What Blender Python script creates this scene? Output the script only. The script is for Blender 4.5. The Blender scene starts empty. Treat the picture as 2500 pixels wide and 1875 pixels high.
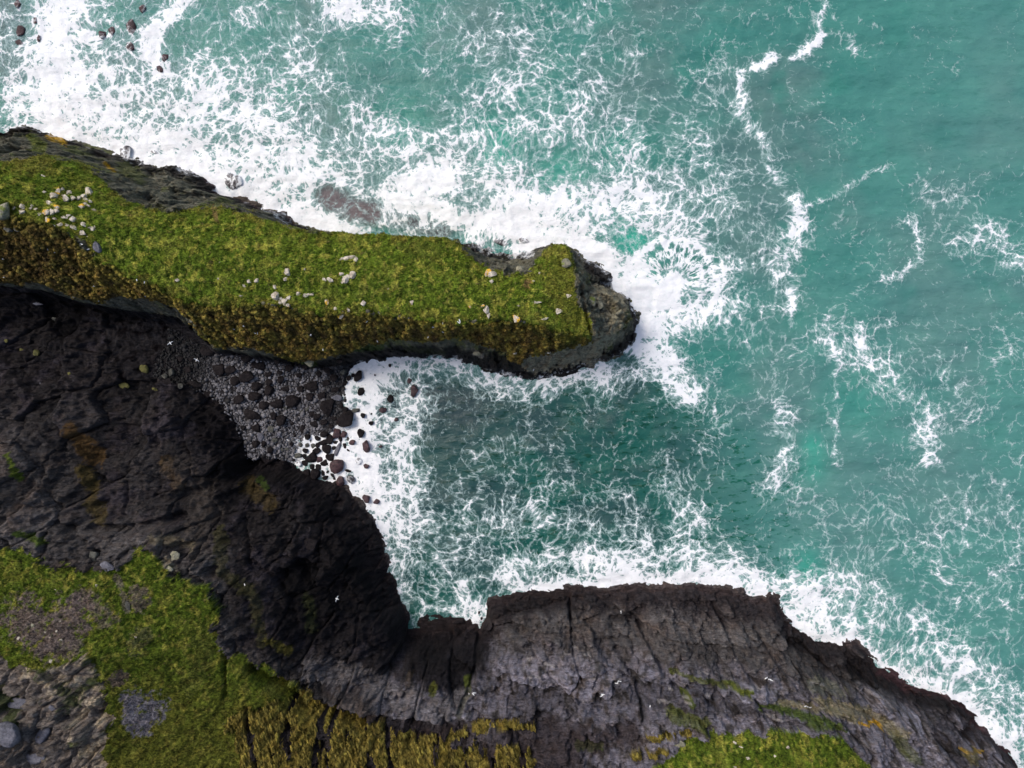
import bpy, bmesh, math, random
import numpy as np
from mathutils import Vector, Matrix, geometry

# ------------------------------------------------------------------ camera, light
S = bpy.context.scene
COL = S.collection
H = 150.0                      # camera height above the sea
F = 2500 * 24 / 36.0           # focal length in photo pixels
cam = bpy.data.cameras.new("camera"); cam.lens = 24; cam.sensor_width = 36
cam.clip_start = 1; cam.clip_end = 9000
co = bpy.data.objects.new("camera", cam); co.location = (0, 0, H); COL.objects.link(co); S.camera = co

SUN_EL = math.radians(52)
SUN_DIR = Vector((-0.86, 0.50, 0)).normalized()          # towards the sun, seen on the map
sun = bpy.data.lights.new("sun", 'SUN'); sun.energy = 1.25; sun.angle = math.radians(20); sun.color = (1.0, .965, .91)
so = bpy.data.objects.new("sun", sun); COL.objects.link(so)
d = Vector((SUN_DIR.x * math.cos(SUN_EL), SUN_DIR.y * math.cos(SUN_EL), math.sin(SUN_EL)))
so.rotation_euler = d.to_track_quat('Z', 'Y').to_euler(); so.location = (0, 0, 90)
W = bpy.data.worlds.new("World"); S.world = W; W.use_nodes = True
wn = W.node_tree; sky = wn.nodes.new('ShaderNodeTexSky'); sky.sky_type = 'NISHITA'; sky.sun_disc = False
sky.sun_elevation = SUN_EL; sky.sun_rotation = math.atan2(SUN_DIR.x, SUN_DIR.y)
sky.air_density = 1.0; sky.dust_density = 4.0; sky.ozone_density = 0.6
bg = wn.nodes['Background']; bg.inputs['Strength'].default_value = 0.115
wn.links.new(sky.outputs[0], bg.inputs['Color'])
S.view_settings.view_transform = 'Standard'; S.view_settings.look = 'None'
S.view_settings.exposure = 0.45; S.view_settings.gamma = 1.0
S.render.engine = 'CYCLES'

rnd = random.Random(7); rng = np.random.default_rng(11)

# ------------------------------------------------------------------ helpers
def P(px, py, z=0.0):
    k = (H - z) / F
    return ((px - 1250) * k, -(py - 937.5) * k)
def PX(x, y, z):
    k = F / (H - z)
    return 1250 + x * k, 937.5 - y * k

def _h(ix, iy, s):
    n = (ix.astype(np.int64) * 374761393 + iy.astype(np.int64) * 668265263 + s * 1442695041) & 0xffffffff
    n = ((n ^ (n >> 13)) * 1274126177) & 0xffffffff
    n = ((n ^ (n >> 16)) * 2246822519) & 0xffffffff
    return (n ^ (n >> 15)) & 0xffffffff
def hash01(ix, iy, s): return (_h(ix, iy, s) / 4294967295.0).astype(np.float32)
def gnoise(x, y, s=0):
    """gradient noise about -1..1"""
    ix = np.floor(x); iy = np.floor(y); fx = (x - ix).astype(np.float32); fy = (y - iy).astype(np.float32)
    ux = fx * fx * fx * (fx * (fx * 6 - 15) + 10); uy = fy * fy * fy * (fy * (fy * 6 - 15) + 10)
    r = []
    for dx in (0, 1):
        for dy in (0, 1):
            a = hash01(ix + dx, iy + dy, s) * (2 * math.pi)
            r.append(np.cos(a) * (fx - dx) + np.sin(a) * (fy - dy))
    a = r[0] + (r[2] - r[0]) * ux; b = r[1] + (r[3] - r[1]) * ux
    return (a + (b - a) * uy) * 1.5
def fbm(x, y, o=4, s=0, g=.5, l=2.03):
    t = 0; a = 1; n = 0
    for i in range(o):
        t = t + a * gnoise(x, y, s + i * 17); n += a; a *= g; x = x * l + 3.7; y = y * l - 1.3
    return t / n
def ridged(x, y, o=4, s=0, g=.5, l=2.1):
    t = 0; a = 1; n = 0
    for i in range(o):
        t = t + a * (1 - np.abs(gnoise(x, y, s + i * 17)) * 1.6); n += a; a *= g; x = x * l + 3.7; y = y * l - 1.3
    return t / n
def worley(x, y, s=0, jit=.9):
    ix = np.floor(x); iy = np.floor(y); f1 = np.full(x.shape, 9., np.float32); f2 = f1.copy(); cid = np.zeros(x.shape, np.float32)
    for dx in (-1, 0, 1):
        for dy in (-1, 0, 1):
            cx = ix + dx; cy = iy + dy
            qx = cx + .5 + (hash01(cx, cy, s) - .5) * jit; qy = cy + .5 + (hash01(cx, cy, s + 5) - .5) * jit
            dd = np.sqrt((qx - x) ** 2 + (qy - y) ** 2).astype(np.float32)
            m = dd < f1
            f2 = np.where(m, f1, np.minimum(f2, dd)); cid = np.where(m, hash01(cx, cy, s + 9), cid); f1 = np.where(m, dd, f1)
    return f1, f2, cid
def facets(x, y, s=0):
    """angular blocks: every cell is its own tilted plane, in units of the cell size"""
    ix = np.floor(x); iy = np.floor(y); f1 = np.full(x.shape, 9., np.float32); out = np.zeros(x.shape, np.float32)
    for dx in (-1, 0, 1):
        for dy in (-1, 0, 1):
            cx = ix + dx; cy = iy + dy
            ox = (x - (cx + .5 + (hash01(cx, cy, s) - .5) * .95)).astype(np.float32); oy = (y - (cy + .5 + (hash01(cx, cy, s + 5) - .5) * .95)).astype(np.float32)
            dd = ox * ox + oy * oy; m = dd < f1
            t_ = (hash01(cx, cy, s + 9) - .5) * .7 + ox * (hash01(cx, cy, s + 13) - .5) * 1.5 + oy * (hash01(cx, cy, s + 15) - .5) * 1.5
            out = np.where(m, t_, out); f1 = np.where(m, dd, f1)
    return out
def sstep(a, b, v):
    t = np.clip((v - a) / (b - a), 0, 1); return t * t * (3 - 2 * t)
def segdist(x, y, pts, closed=False):
    best = np.full(x.shape, 1e9, np.float32)
    n = len(pts)
    if n == 1: return np.hypot(x - pts[0][0], y - pts[0][1])
    for i in range(n if closed else n - 1):
        ax, ay = pts[i][:2]; bx, by = pts[(i + 1) % n][:2]
        vx, vy = bx - ax, by - ay; L = vx * vx + vy * vy + 1e-9
        t = np.clip(((x - ax) * vx + (y - ay) * vy) / L, 0, 1)
        best = np.minimum(best, np.hypot(x - ax - t * vx, y - ay - t * vy).astype(np.float32))
    return best
def inside(x, y, pts):
    c = np.zeros(x.shape, bool); n = len(pts)
    for i in range(n):
        ax, ay = pts[i][:2]; bx, by = pts[(i + 1) % n][:2]
        if ay == by: continue
        m = ((ay > y) != (by > y)) & (x < (bx - ax) * (y - ay) / (by - ay) + ax)
        c ^= m
    return c
def sdf(x, y, pts):
    """positive inside"""
    dd = segdist(x, y, pts, True); return np.where(inside(x, y, pts), dd, -dd)
def lin(r, g, b):
    f = lambda c: (c / 255 / 12.92) if c / 255 < .04045 else ((c / 255 + .055) / 1.055) ** 2.4
    return np.array([f(r), f(g), f(b)], np.float32)
def mixc(c, k, m): return c * (1 - m[..., None]) + k * m[..., None]

ORD = ["", "first", "second", "third", "fourth", "fifth", "sixth", "seventh", "eighth", "ninth", "tenth", "eleventh", "twelfth",
       "thirteenth", "fourteenth", "fifteenth", "sixteenth", "seventeenth", "eighteenth", "nineteenth"]
TENS = ["", "", "twent", "thirt", "fort", "fift", "sixt", "sevent", "eight", "ninet"]
def ordinal(n):
    if n < 20: return ORD[n]
    t, u = divmod(n, 10)
    return TENS[t] + ("ieth" if u == 0 else "y-" + ORD[u])

def tag(o, label=None, cat=None, group=None, kind=None):
    for k, v in (("label", label), ("category", cat), ("group", group), ("kind", kind)):
        if v: o[k] = v
    return o

def mesh_from(name, V, faces, mat, attrs=None, colr=None, smooth=True):
    """faces: (n,k) int array"""
    me = bpy.data.meshes.new(name); faces = np.asarray(faces); k = faces.shape[1]
    me.vertices.add(len(V)); me.vertices.foreach_set("co", np.asarray(V, np.float32).ravel())
    me.loops.add(faces.size); me.loops.foreach_set("vertex_index", faces.astype(np.int32).ravel())
    me.polygons.add(len(faces)); me.polygons.foreach_set("loop_start", np.arange(0, faces.size, k, dtype=np.int32))
    me.polygons.foreach_set("loop_total", np.full(len(faces), k, np.int32))
    me.polygons.foreach_set("use_smooth", np.full(len(faces), smooth, bool))
    me.update(calc_edges=True); me.validate()
    for a, v in (attrs or {}).items():
        at = me.attributes.new(a, 'FLOAT', 'POINT'); at.data.foreach_set("value", np.asarray(v, np.float32))
    if colr is not None:
        at = me.attributes.new("tone", 'FLOAT_COLOR', 'POINT')
        c = np.ones((len(V), 4), np.float32); c[:, :3] = colr; at.data.foreach_set("color", c.ravel())
    me.materials.append(mat)
    o = bpy.data.objects.new(name, me); COL.objects.link(o); return o

# ------------------------------------------------------------------ node helpers
class NT:
    def __init__(s, nt): s.t = nt
    def n(s, typ, **kw):
        nd = s.t.nodes.new(typ)
        for k, v in kw.items():
            if k.startswith('_'): setattr(nd, k[1:], v)
        return nd
    def put(s, sock, v):
        if isinstance(v, bpy.types.NodeSocket): s.t.links.new(v, sock)
        else: sock.default_value = v
    def math(s, op, a, b=0.0, c=0.0, clamp=False):
        nd = s.t.nodes.new('ShaderNodeMath'); nd.operation = op; nd.use_clamp = clamp
        s.put(nd.inputs[0], a); s.put(nd.inputs[1], b)
        if len(nd.inputs) > 2: s.put(nd.inputs[2], c)
        return nd.outputs[0]
    def vec(s, op, a, b=(0, 0, 0), scale=None):
        nd = s.t.nodes.new('ShaderNodeVectorMath'); nd.operation = op; s.put(nd.inputs[0], a); s.put(nd.inputs[1], b)
        if scale is not None: s.put(nd.inputs['Scale'], scale)
        return nd.outputs[0]
    def noise(s, v, scale, detail=2, rough=.5, dist=0., color=False, dim='3D'):
        nd = s.t.nodes.new('ShaderNodeTexNoise'); nd.noise_dimensions = dim; s.put(nd.inputs['Vector'], v)
        nd.inputs['Scale'].default_value = scale; nd.inputs['Detail'].default_value = detail
        nd.inputs['Roughness'].default_value = rough; nd.inputs['Distortion'].default_value = dist
        return nd.outputs['Color' if color else 'Fac']
    def voro(s, v, scale, feat='DISTANCE_TO_EDGE', dim='2D', out='Distance', rand=1.0):
        nd = s.t.nodes.new('ShaderNodeTexVoronoi'); nd.voronoi_dimensions = dim; nd.feature = feat; s.put(nd.inputs['Vector'], v)
        nd.inputs['Scale'].default_value = scale; nd.inputs['Randomness'].default_value = rand
        return nd.outputs[out]
    def rng(s, v, a, b, c=0., d=1., smooth=True):
        nd = s.t.nodes.new('ShaderNodeMapRange'); nd.interpolation_type = 'SMOOTHSTEP' if smooth else 'LINEAR'
        for i, x in enumerate((v, a, b, c, d)): s.put(nd.inputs[i], x)
        return nd.outputs[0]
    def mix(s, f, a, b, mode='MIX'):
        nd = s.t.nodes.new('ShaderNodeMix'); nd.data_type = 'RGBA'; nd.blend_type = mode
        s.put(nd.inputs[0], f); s.put(nd.inputs[6], a); s.put(nd.inputs[7], b); return nd.outputs[2]
    def attr(s, name, out='Fac'):
        nd = s.t.nodes.new('ShaderNodeAttribute'); nd.attribute_name = name; return nd.outputs[out]
    def pos(s): return s.t.nodes.new('ShaderNodeNewGeometry').outputs['Position']
    def mapv(s, v, rot=0, sc=(1, 1, 1)):
        nd = s.t.nodes.new('ShaderNodeMapping'); s.put(nd.inputs[0], v); nd.inputs['Rotation'].default_value[2] = rot
        nd.inputs['Scale'].default_value = sc; return nd.outputs[0]
    def bump(s, h, strength, dist, normal=None):
        nd = s.t.nodes.new('ShaderNodeBump'); s.put(nd.inputs['Height'], h); nd.inputs['Strength'].default_value = strength
        nd.inputs['Distance'].default_value = dist
        if normal is not None: s.t.links.new(normal, nd.inputs['Normal'])
        return nd.outputs[0]

def new_mat(name, rough=.85, spec=.3):
    m = bpy.data.materials.new(name); m.use_nodes = True; t = NT(m.node_tree); b = m.node_tree.nodes['Principled BSDF']
    b.inputs['Roughness'].default_value = rough; b.inputs['Specular IOR Level'].default_value = spec
    return m, t, b

# foam group: density in, foam cover + milky haze out
fg = bpy.data.node_groups.new("foam_pattern", 'ShaderNodeTree')
fg.interface.new_socket("Density", in_out='INPUT', socket_type='NodeSocketFloat')
fg.interface.new_socket("Foam", in_out='OUTPUT', socket_type='NodeSocketFloat')
fg.interface.new_socket("Milk", in_out='OUTPUT', socket_type='NodeSocketFloat')
gi = fg.nodes.new('NodeGroupInput'); go = fg.nodes.new('NodeGroupOutput'); g = NT(fg)
p = g.pos(); p = g.vec('MULTIPLY', p, (1, 1, 0.25))
def warp(v, sc, amp, det=2):
    c = g.noise(v, sc, det, .55, color=True)
    return g.vec('ADD', v, g.vec('SCALE', g.vec('SUBTRACT', c, (.5, .5, .5)), scale=amp))
q0 = warp(p, .06, 9, 2); q = warp(q0, .34, 1.7, 2); q = warp(q, 1.2, .42, 3)
e1 = g.voro(q, .36); e2 = g.voro(warp(g.vec('ADD', q, (31, 7, 0)), .9, .9), .90); e3 = g.voro(g.vec('ADD', q, (11, 57, 0)), 2.1)
line = lambda e, k: g.math('SUBTRACT', 1.0, g.math('MULTIPLY', e, k), clamp=True)
l1 = line(e1, 4.4); l2 = line(e2, 4.0); l3 = line(e3, 3.0)
r1 = g.math('SUBTRACT', 1.0, g.math('MULTIPLY', g.math('ABSOLUTE', g.math('SUBTRACT', g.noise(q, .62, 4, .62), .5)), 7.0), clamp=True)
r2 = g.math('SUBTRACT', 1.0, g.math('MULTIPLY', g.math('ABSOLUTE', g.math('SUBTRACT', g.noise(g.vec('ADD', q, (5, 90, 0)), 1.5, 3, .6), .5)), 7.0), clamp=True)
fb = g.noise(q, 1.3, 6, .72)
fb2 = g.noise(q0, .28, 5, .65); fb3 = g.noise(g.vec('ADD', p, (40, 9, 0)), .085, 4, .6)
def polar(cx, cy, ka, kr, r0, r1, r2, r3):
    dv = g.vec('SUBTRACT', g.pos(), (cx, cy, 0)); sp = g.n('ShaderNodeSeparateXYZ'); g.put(sp.inputs[0], dv); X_, Y_ = sp.outputs[0], sp.outputs[1]
    a_ = g.math('ARCTAN2', Y_, X_); r_ = g.math('SQRT', g.math('ADD', g.math('MULTIPLY', X_, X_), g.math('MULTIPLY', Y_, Y_)))
    cb = g.n('ShaderNodeCombineXYZ'); g.put(cb.inputs[0], g.math('MULTIPLY', a_, ka)); g.put(cb.inputs[1], g.math('MULTIPLY', r_, kr))
    nn = g.noise(warp(cb.outputs[0], 1.2, .30), 1.0, 4, .6); rd = g.math('SUBTRACT', 1.0, g.math('MULTIPLY', g.math('ABSOLUTE', g.math('SUBTRACT', nn, .5)), 8.0), clamp=True)
    w_ = g.math('MULTIPLY', g.math('MULTIPLY', g.rng(r_, r0, r1), g.rng(r_, r2, r3, 1., 0.)), g.rng(Y_, -3., 2.)); return rd, w_, r_
pA, wA, rA = polar(35.2, 21.8, 5.0, .30, 3.0, 5.0, 9.5, 11.5)
pB, wB, rB = polar(-8.0, 12.0, 15.0, .16, 15, 22, 34, 48)
G = g.math('ADD', g.math('MULTIPLY', l1, .30), g.math('MULTIPLY', l2, .24))
G = g.math('ADD', G, g.math('MULTIPLY', l3, .12))
G = g.math('ADD', G, g.math('ADD', g.math('MULTIPLY', r1, .16), g.math('MULTIPLY', r2, .10)))
G = g.math('ADD', G, g.math('MULTIPLY', g.math('SUBTRACT', fb, .5), .50))
G = g.math('ADD', G, g.math('MULTIPLY', g.math('ADD', g.math('MULTIPLY', g.math('SUBTRACT', fb3, .5), .9), g.math('SUBTRACT', fb2, .5)), 1.1))
Dn = gi.outputs[0]
G = g.math('ADD', g.math('MULTIPLY', G, g.math('SUBTRACT', 1.0, g.math('MULTIPLY', wA, .55))), g.math('MULTIPLY', g.math('SUBTRACT', g.math('MULTIPLY', pA, .75), .10), wA))
G = g.math('ADD', g.math('MULTIPLY', G, g.math('SUBTRACT', 1.0, g.math('MULTIPLY', wB, .25))), g.math('MULTIPLY', g.math('MULTIPLY', pB, .30), wB))
thr = g.math('SUBTRACT', 1.0, g.math('MULTIPLY', Dn, 1.02))
dif = g.math('SUBTRACT', G, thr)
wisp = g.math('SUBTRACT', 1.0, g.math('MULTIPLY', g.math('ABSOLUTE', g.math('SUBTRACT', g.noise(g.vec('ADD', q, (77, 3, 0)), 2.6, 5, .68), .5)), 9.0), clamp=True)
wisp = g.math('MULTIPLY', wisp, g.rng(dif, -.26, .02)); body = g.math('MULTIPLY', g.rng(dif, -.02, .20), g.rng(g.math('ADD', Dn, g.math('SUBTRACT', fb2, .5)), .05, .50, .70, 1.))
foam = g.math('MAXIMUM', body, g.math('MULTIPLY', wisp, .50))
milk = g.math('MULTIPLY', g.rng(dif, -.38, .20), g.rng(Dn, .10, .55, .5, 1.))
gate = g.rng(Dn, .0, .10)
fg.links.new(g.math('MULTIPLY', foam, gate), go.inputs[0]); fg.links.new(g.math('MULTIPLY', milk, gate), go.inputs[1])
def foam_node(t, dsock):
    nd = t.t.nodes.new('ShaderNodeGroup'); nd.node_tree = fg; t.put(nd.inputs[0], dsock); return nd.outputs[0], nd.outputs[1]

# ------------------------------------------------------------------ materials
# sea
M_sea, t, b = new_mat("sea_water", .22, .5); b.inputs['IOR'].default_value = 1.33
fo, mi = foam_node(t, t.attr("foam")); p = t.pos()
base = t.attr("tone", 'Color')
nv = t.noise(t.mapv(p, .5, (.06, .12, .1)), 1, 4, .6)
base = t.mix(t.rng(nv, .3, .7), base, t.mix(1.0, base, (.80, .86, .90, 1), 'MULTIPLY'))
n2 = t.noise(t.mapv(p, -.25, (.35, 1.0, 1)), 1.1, 5, .65)
dark = t.math('MULTIPLY', t.rng(n2, .53, .66), t.attr("chop"))
base = t.mix(dark, base, t.mix(1.0, base, (.12, .55, .42, 1), 'MULTIPLY'))
base = t.mix(t.math('MULTIPLY', mi, .50), base, (.42, .64, .62, 1))
fcol = t.mix(t.rng(fo, .35, .95), (.60, .70, .72, 1), (.87, .88, .90, 1)); base = t.mix(t.math('MULTIPLY', fo, t.rng(t.noise(p, .9, 5, .7), .25, .6, .80, 1.0)), base, fcol)
t.put(b.inputs['Base Color'], base)
t.put(b.inputs['Roughness'], t.rng(fo, 0, 1, .2, .8))
hb = t.math('ADD', t.math('MULTIPLY', n2, .9), t.math('MULTIPLY', t.noise(p, 1.6, 4, .6), .5))
hb = t.math('ADD', hb, t.math('MULTIPLY', fo, .9)); hb = t.math('ADD', hb, t.math('MULTIPLY', t.noise(p, 3.5, 4, .7), .35))
t.put(b.inputs['Normal'], t.bump(hb, .5, .45))

def land_mat(name, rough, spec, kind):
    m, t, b = new_mat(name, rough, spec); p = t.pos(); base = t.attr("tone", 'Color')
    if kind == 'rock':
        n1 = t.noise(p, 1.1, 7, .68); n2 = t.noise(t.mapv(p, -.08, (.35, 2.6, 2.2)), 1.3, 6, .65)
        n3 = t.noise(t.mapv(p, 1.0, (.4, 2.2, .8)), .9, 4, .6)
        v = t.math('ADD', t.math('MULTIPLY', n1, .5), t.math('MULTIPLY', n2, .5))
        cr = t.rng(t.math('ABSOLUTE', t.math('SUBTRACT', n3, .5)), .0, .025)
        cr2 = t.rng(t.math('ABSOLUTE', t.math('SUBTRACT', n2, .5)), .0, .02)
        k = t.rng(v, .36, .66, .62, 1.40, False)
        k = t.math('MULTIPLY', k, t.rng(cr, 0, 1, .55, 1.0)); k = t.math('MULTIPLY', k, t.rng(cr2, 0, 1, .72, 1.0))
        h = t.math('ADD', t.math('MULTIPLY', v, 1.3), t.math('ADD', t.math('MULTIPLY', cr, .25), t.math('MULTIPLY', cr2, .15)))
        nb = t.bump(h, .9, .9)
    elif kind == 'grass':
        n1 = t.noise(p, .9, 6, .72); n2 = t.noise(t.mapv(p, .9, (1, 2.2, 1)), 2.2, 4, .7)
        v = t.math('ADD', t.math('MULTIPLY', n1, .5), t.math('MULTIPLY', n2, .5))
        k = t.rng(v, .40, .60, .30, 1.75, False); nb = t.bump(v, 1.0, 1.0)
    else:
        e = t.voro(t.vec('ADD', p, t.vec('SCALE', t.noise(p, 1.2, 3, .6, color=True), scale=.8)), .95, 'F1', '3D')
        n1 = t.noise(p, 2.0, 6, .72)
        v = t.math('SUBTRACT', t.math('MULTIPLY', n1, 1.1), t.math('MULTIPLY', e, .55))
        k = t.rng(v, -.02, .5, .32, 1.5, False); nb = t.bump(v, 1.0, 1.2)
    c = t.vec('SCALE', base, scale=k)
    hue = t.noise(p, .7, 3, .6); c = t.mix(t.rng(hue, .4, .7, 0, .35), c, t.mix(1.0, c, (1.25, 1.0, .75, 1), 'MULTIPLY'))
    if kind == 'rock':
        fo, mi = foam_node(t, t.attr("foam"))
        c = t.mix(t.math('MULTIPLY', mi, .25), c, (.5, .55, .6, 1)); c = t.mix(fo, c, (.90, .91, .93, 1))
        t.put(b.inputs['Roughness'], t.rng(t.attr("wet"), 0, 1, rough, .7))
    t.put(b.inputs['Base Color'], c); t.put(b.inputs['Normal'], nb); return m
M_rock = land_mat("cliff_rock", .9, .12, 'rock'); M_grass = land_mat("clifftop_grass", .9, .15, 'grass'); M_moss = land_mat("cliff_moss", .95, .1, 'moss')

def simple_rock(name, c1, c2, rough=.8, spec=.3, sc=1.2, extra=None, foamy=0.0):
    m, t, b = new_mat(name, rough, spec); p = t.pos()
    n1 = t.noise(p, sc, 7, .7); c = t.mix(t.rng(n1, .35, .65), tuple(c1) + (1,), tuple(c2) + (1,))
    if extra:
        n2 = t.noise(t.vec('ADD', p, (9, 4, 2)), .8, 4, .6); c = t.mix(t.rng(n2, extra[1], extra[1] + .05), c, tuple(extra[0]) + (1,))
    n3 = t.noise(p, sc * 3, 4, .7); c = t.vec('SCALE', c, scale=t.rng(n3, .3, .7, .6, 1.35, False))
    if foamy:
        fo, mi = foam_node(t, foamy); c = t.mix(fo, c, (.88, .9, .92, 1))
    t.put(b.inputs['Base Color'], c); t.put(b.inputs['Normal'], t.bump(n1, .7, .5)); return m
M_dark = simple_rock("dark_boulder_rock", (.010, .008, .009), (.022, .018, .019), .85, .12)
M_red = simple_rock("reddish_wet_rock", (.03, .014, .018), (.09, .045, .05), .55, .45)
M_mid = simple_rock("grey_green_rock", (.045, .045, .04), (.11, .11, .095), .85)
M_grey = simple_rock("grey_slab_rock", (.09, .09, .11), (.16, .16, .19), .8)
M_wash = simple_rock("washed_rock", (.02, .015, .02), (.06, .05, .055), .5, .45, foamy=.62)
M_redw = simple_rock("foamy_reddish_rock", (.03, .014, .018), (.08, .04, .045), .55, .3, foamy=.36)
M_pale = simple_rock("pale_stone", (.36, .31, .24), (.66, .60, .50), .85)
M_yell = simple_rock("lichened_stone", (.40, .35, .28), (.62, .55, .46), .85, extra=((.72, .42, .04), .50))
M_tan = simple_rock("lichen_grey_rock", (.14, .14, .10), (.32, .30, .22), .88, extra=((.16, .19, .05), .55))
M_mossy = simple_rock("mossy_yellow_rock", (.06, .06, .02), (.14, .13, .04), .9)

# ------------------------------------------------------------------ terrain control lines (photo pixel, pixel, metres above the sea)
WATER = [(-900, 380), (-200, 300), (0, 325), (30, 316), (60, 312), (100, 318), (130, 330), (160, 348), (230, 368), (300, 388), (330, 400), (380, 404),
 (430, 405), (470, 425), (500, 440), (525, 455), (545, 478), (600, 490), (640, 515), (680, 520), (712, 530), (715, 550), (760, 568), (800, 572),
 (870, 585), (960, 592), (1050, 592), (1110, 590), (1160, 600), (1230, 612), (1290, 612), (1330, 600), (1400, 612), (1450, 640), (1490, 670), (1500, 700),
 (1530, 725), (1548, 770), (1546, 830), (1540, 850), (1500, 865), (1440, 890), (1380, 912), (1310, 926), (1285, 924), (1210, 905), (1150, 886),
 (1100, 873), (1050, 868), (960, 870), (900, 874), (862, 885), (845, 920), (842, 960), (835, 990), (862, 1010), (855, 1050), (800, 1060), (745, 1070),
 (760, 1100), (735, 1120), (706, 1127), (716, 1137), (760, 1163), (800, 1180), (832, 1195), (875, 1235), (915, 1280), (935, 1320), (945, 1370), (958, 1420),
 (985, 1485), (1005, 1540), (1015, 1528), (1036, 1505), (1040, 1488), (1085, 1490), (1145, 1492), (1152, 1508), (1173, 1540), (1188, 1508), (1195, 1466),
 (1250, 1452), (1330, 1440), (1394, 1437), (1500, 1440), (1540, 1430), (1620, 1430), (1700, 1434), (1770, 1432), (1815, 1450), (1835, 1458), (1890, 1458),
 (1912, 1490), (1925, 1510), (1960, 1540), (2000, 1568), (2038, 1570), (2092, 1570), (2125, 1600), (2160, 1632), (2190, 1635), (2240, 1680), (2330, 1708),
 (2370, 1735), (2420, 1790), (2480, 1860), (2560, 1950), (2700, 2100), (3100, 2700), (-900, 2700)]
HN = [(-800, 360, 27), (-100, 385, 27), (0, 388, 26), (100, 375, 24), (200, 400, 22), (260, 440, 22), (350, 500, 22), (430, 512, 22), (480, 505, 22), (540, 502, 22), (600, 517, 22),
 (680, 545, 23), (760, 568, 24), (850, 566, 24), (905, 570, 24), (960, 577, 24), (1040, 575, 24), (1060, 572, 24), (1120, 595, 23), (1150, 625, 22), (1200, 650, 22), (1250, 668, 22),
 (1285, 655, 21), (1300, 630, 20), (1340, 602, 20), (1375, 597, 20), (1395, 615, 20), (1410, 650, 20), (1412, 690, 20), (1420, 710, 20), (1432, 740, 20), (1445, 790, 20), (1452, 822, 19)]
NR = [(-800, 340, 14), (0, 350, 14), (60, 338, 12), (150, 362, 9), (220, 385, 8), (300, 420, 9), (380, 440, 10), (450, 450, 9), (520, 480, 9), (580, 503, 8), (640, 530, 8)]
HR = [(-800, 450, 34), (0, 460, 32), (300, 560, 29), (600, 640, 28), (900, 670, 27), (1150, 712, 26), (1300, 722, 24), (1390, 730, 22)]
HS = [(-800, 540, 32), (0, 535, 31), (60, 550, 31), (150, 572, 30), (210, 592, 29), (240, 640, 28), (300, 665, 27.5), (380, 695, 27), (430, 728, 26.5), (470, 738, 26), (540, 748, 26),
 (640, 742, 25.5), (700, 748, 25.5), (760, 762, 25), (850, 762, 25), (930, 772, 25), (1000, 777, 24.5), (1080, 790, 24), (1180, 790, 24), (1210, 777, 24), (1300, 790, 23), (1340, 800, 22),
 (1400, 815, 20.5), (1440, 826, 19.5)]
HM = [(-800, 660, 20), (0, 685, 19), (100, 692, 19.5), (200, 725, 19), (250, 738, 18), (290, 718, 19), (350, 722, 19), (440, 748, 18), (480, 798, 15), (530, 848, 11), (600, 848, 12), (680, 868, 11),
 (740, 888, 9), (800, 872, 10), (850, 860, 11), (900, 842, 13), (980, 828, 14), (1050, 838, 13), (1120, 828, 13), (1180, 842, 12), (1230, 852, 10), (1250, 880, 7), (1270, 885, 6.5),
 (1350, 866, 8), (1400, 852, 9), (1440, 842, 9.5)]
HF = [(-800, 700, 13), (0, 706, 12), (100, 712, 10.5), (200, 742, 9), (300, 764, 8), (400, 778, 7), (450, 793, 6.5), (480, 820, 6), (530, 864, 4), (600, 870, 3.5), (700, 892, 2), (760, 901, 1.5), (840, 893, .5)]
SLAB = [(1130, 610, 1), (1180, 625, 1.6), (1240, 636, 2), (1285, 638, 2)]
ESLAB = [(1425, 655, 3), (1442, 695, 4)]
CRAG = [(1446, 722, 14), (1490, 715, 12), (1525, 745, 11), (1530, 770, 10), (1503, 800, 11), (1484, 830, 10), (1462, 850, 9)]
MF = [(-800, 990, 20), (0, 930, 14), (150, 930, 12), (300, 945, 9.5), (400, 925, 6.5), (450, 930, 5), (480, 942, 4.2), (545, 985, 3.5), (580, 1035, 3), (603, 1100, 2.6), (607, 1128, 2.5),
 (640, 1112, 2.3), (690, 1122, 1)]
MM = [(-800, 1080, 26), (0, 1015, 19), (100, 1010, 18.5), (200, 1040, 16), (300, 1050, 13), (400, 1060, 12), (480, 1090, 11), (540, 1130, 10), (590, 1170, 9), (680, 1180, 9), (760, 1230, 9),
 (820, 1290, 9), (850, 1350, 9), (870, 1420, 9), (900, 1480, 9), (950, 1540, 7), (1000, 1570, 5), (1040, 1560, 3), (1100, 1560, 3.5), (1172, 1562, 3), (1200, 1512, 3.5), (1300, 1500, 4),
 (1400, 1495, 4), (1600, 1500, 4), (1750, 1508, 4), (1880, 1540, 4.5), (1950, 1590, 5), (2010, 1625, 5), (2100, 1660, 5), (2200, 1705, 5), (2300, 1740, 5), (2380, 1800, 5), (2460, 1880, 5),
 (2560, 2000, 6), (2900, 2450, 7)]
MU = [(-800, 1200, 29), (0, 1140, 24), (100, 1180, 22), (200, 1230, 20), (300, 1230, 18), (420, 1220, 17), (500, 1260, 17), (600, 1330, 17), (680, 1400, 17), (740, 1480, 16), (800, 1560, 15),
 (880, 1600, 14), (960, 1620, 12), (1050, 1620, 11), (1170, 1620, 11), (1300, 1620, 12), (1500, 1600, 12), (1650, 1590, 12), (1800, 1610, 12), (1950, 1660, 12), (2100, 1720, 12), (2250, 1790, 12),
 (2400, 1900, 13), (2800, 2450, 14)]
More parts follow.
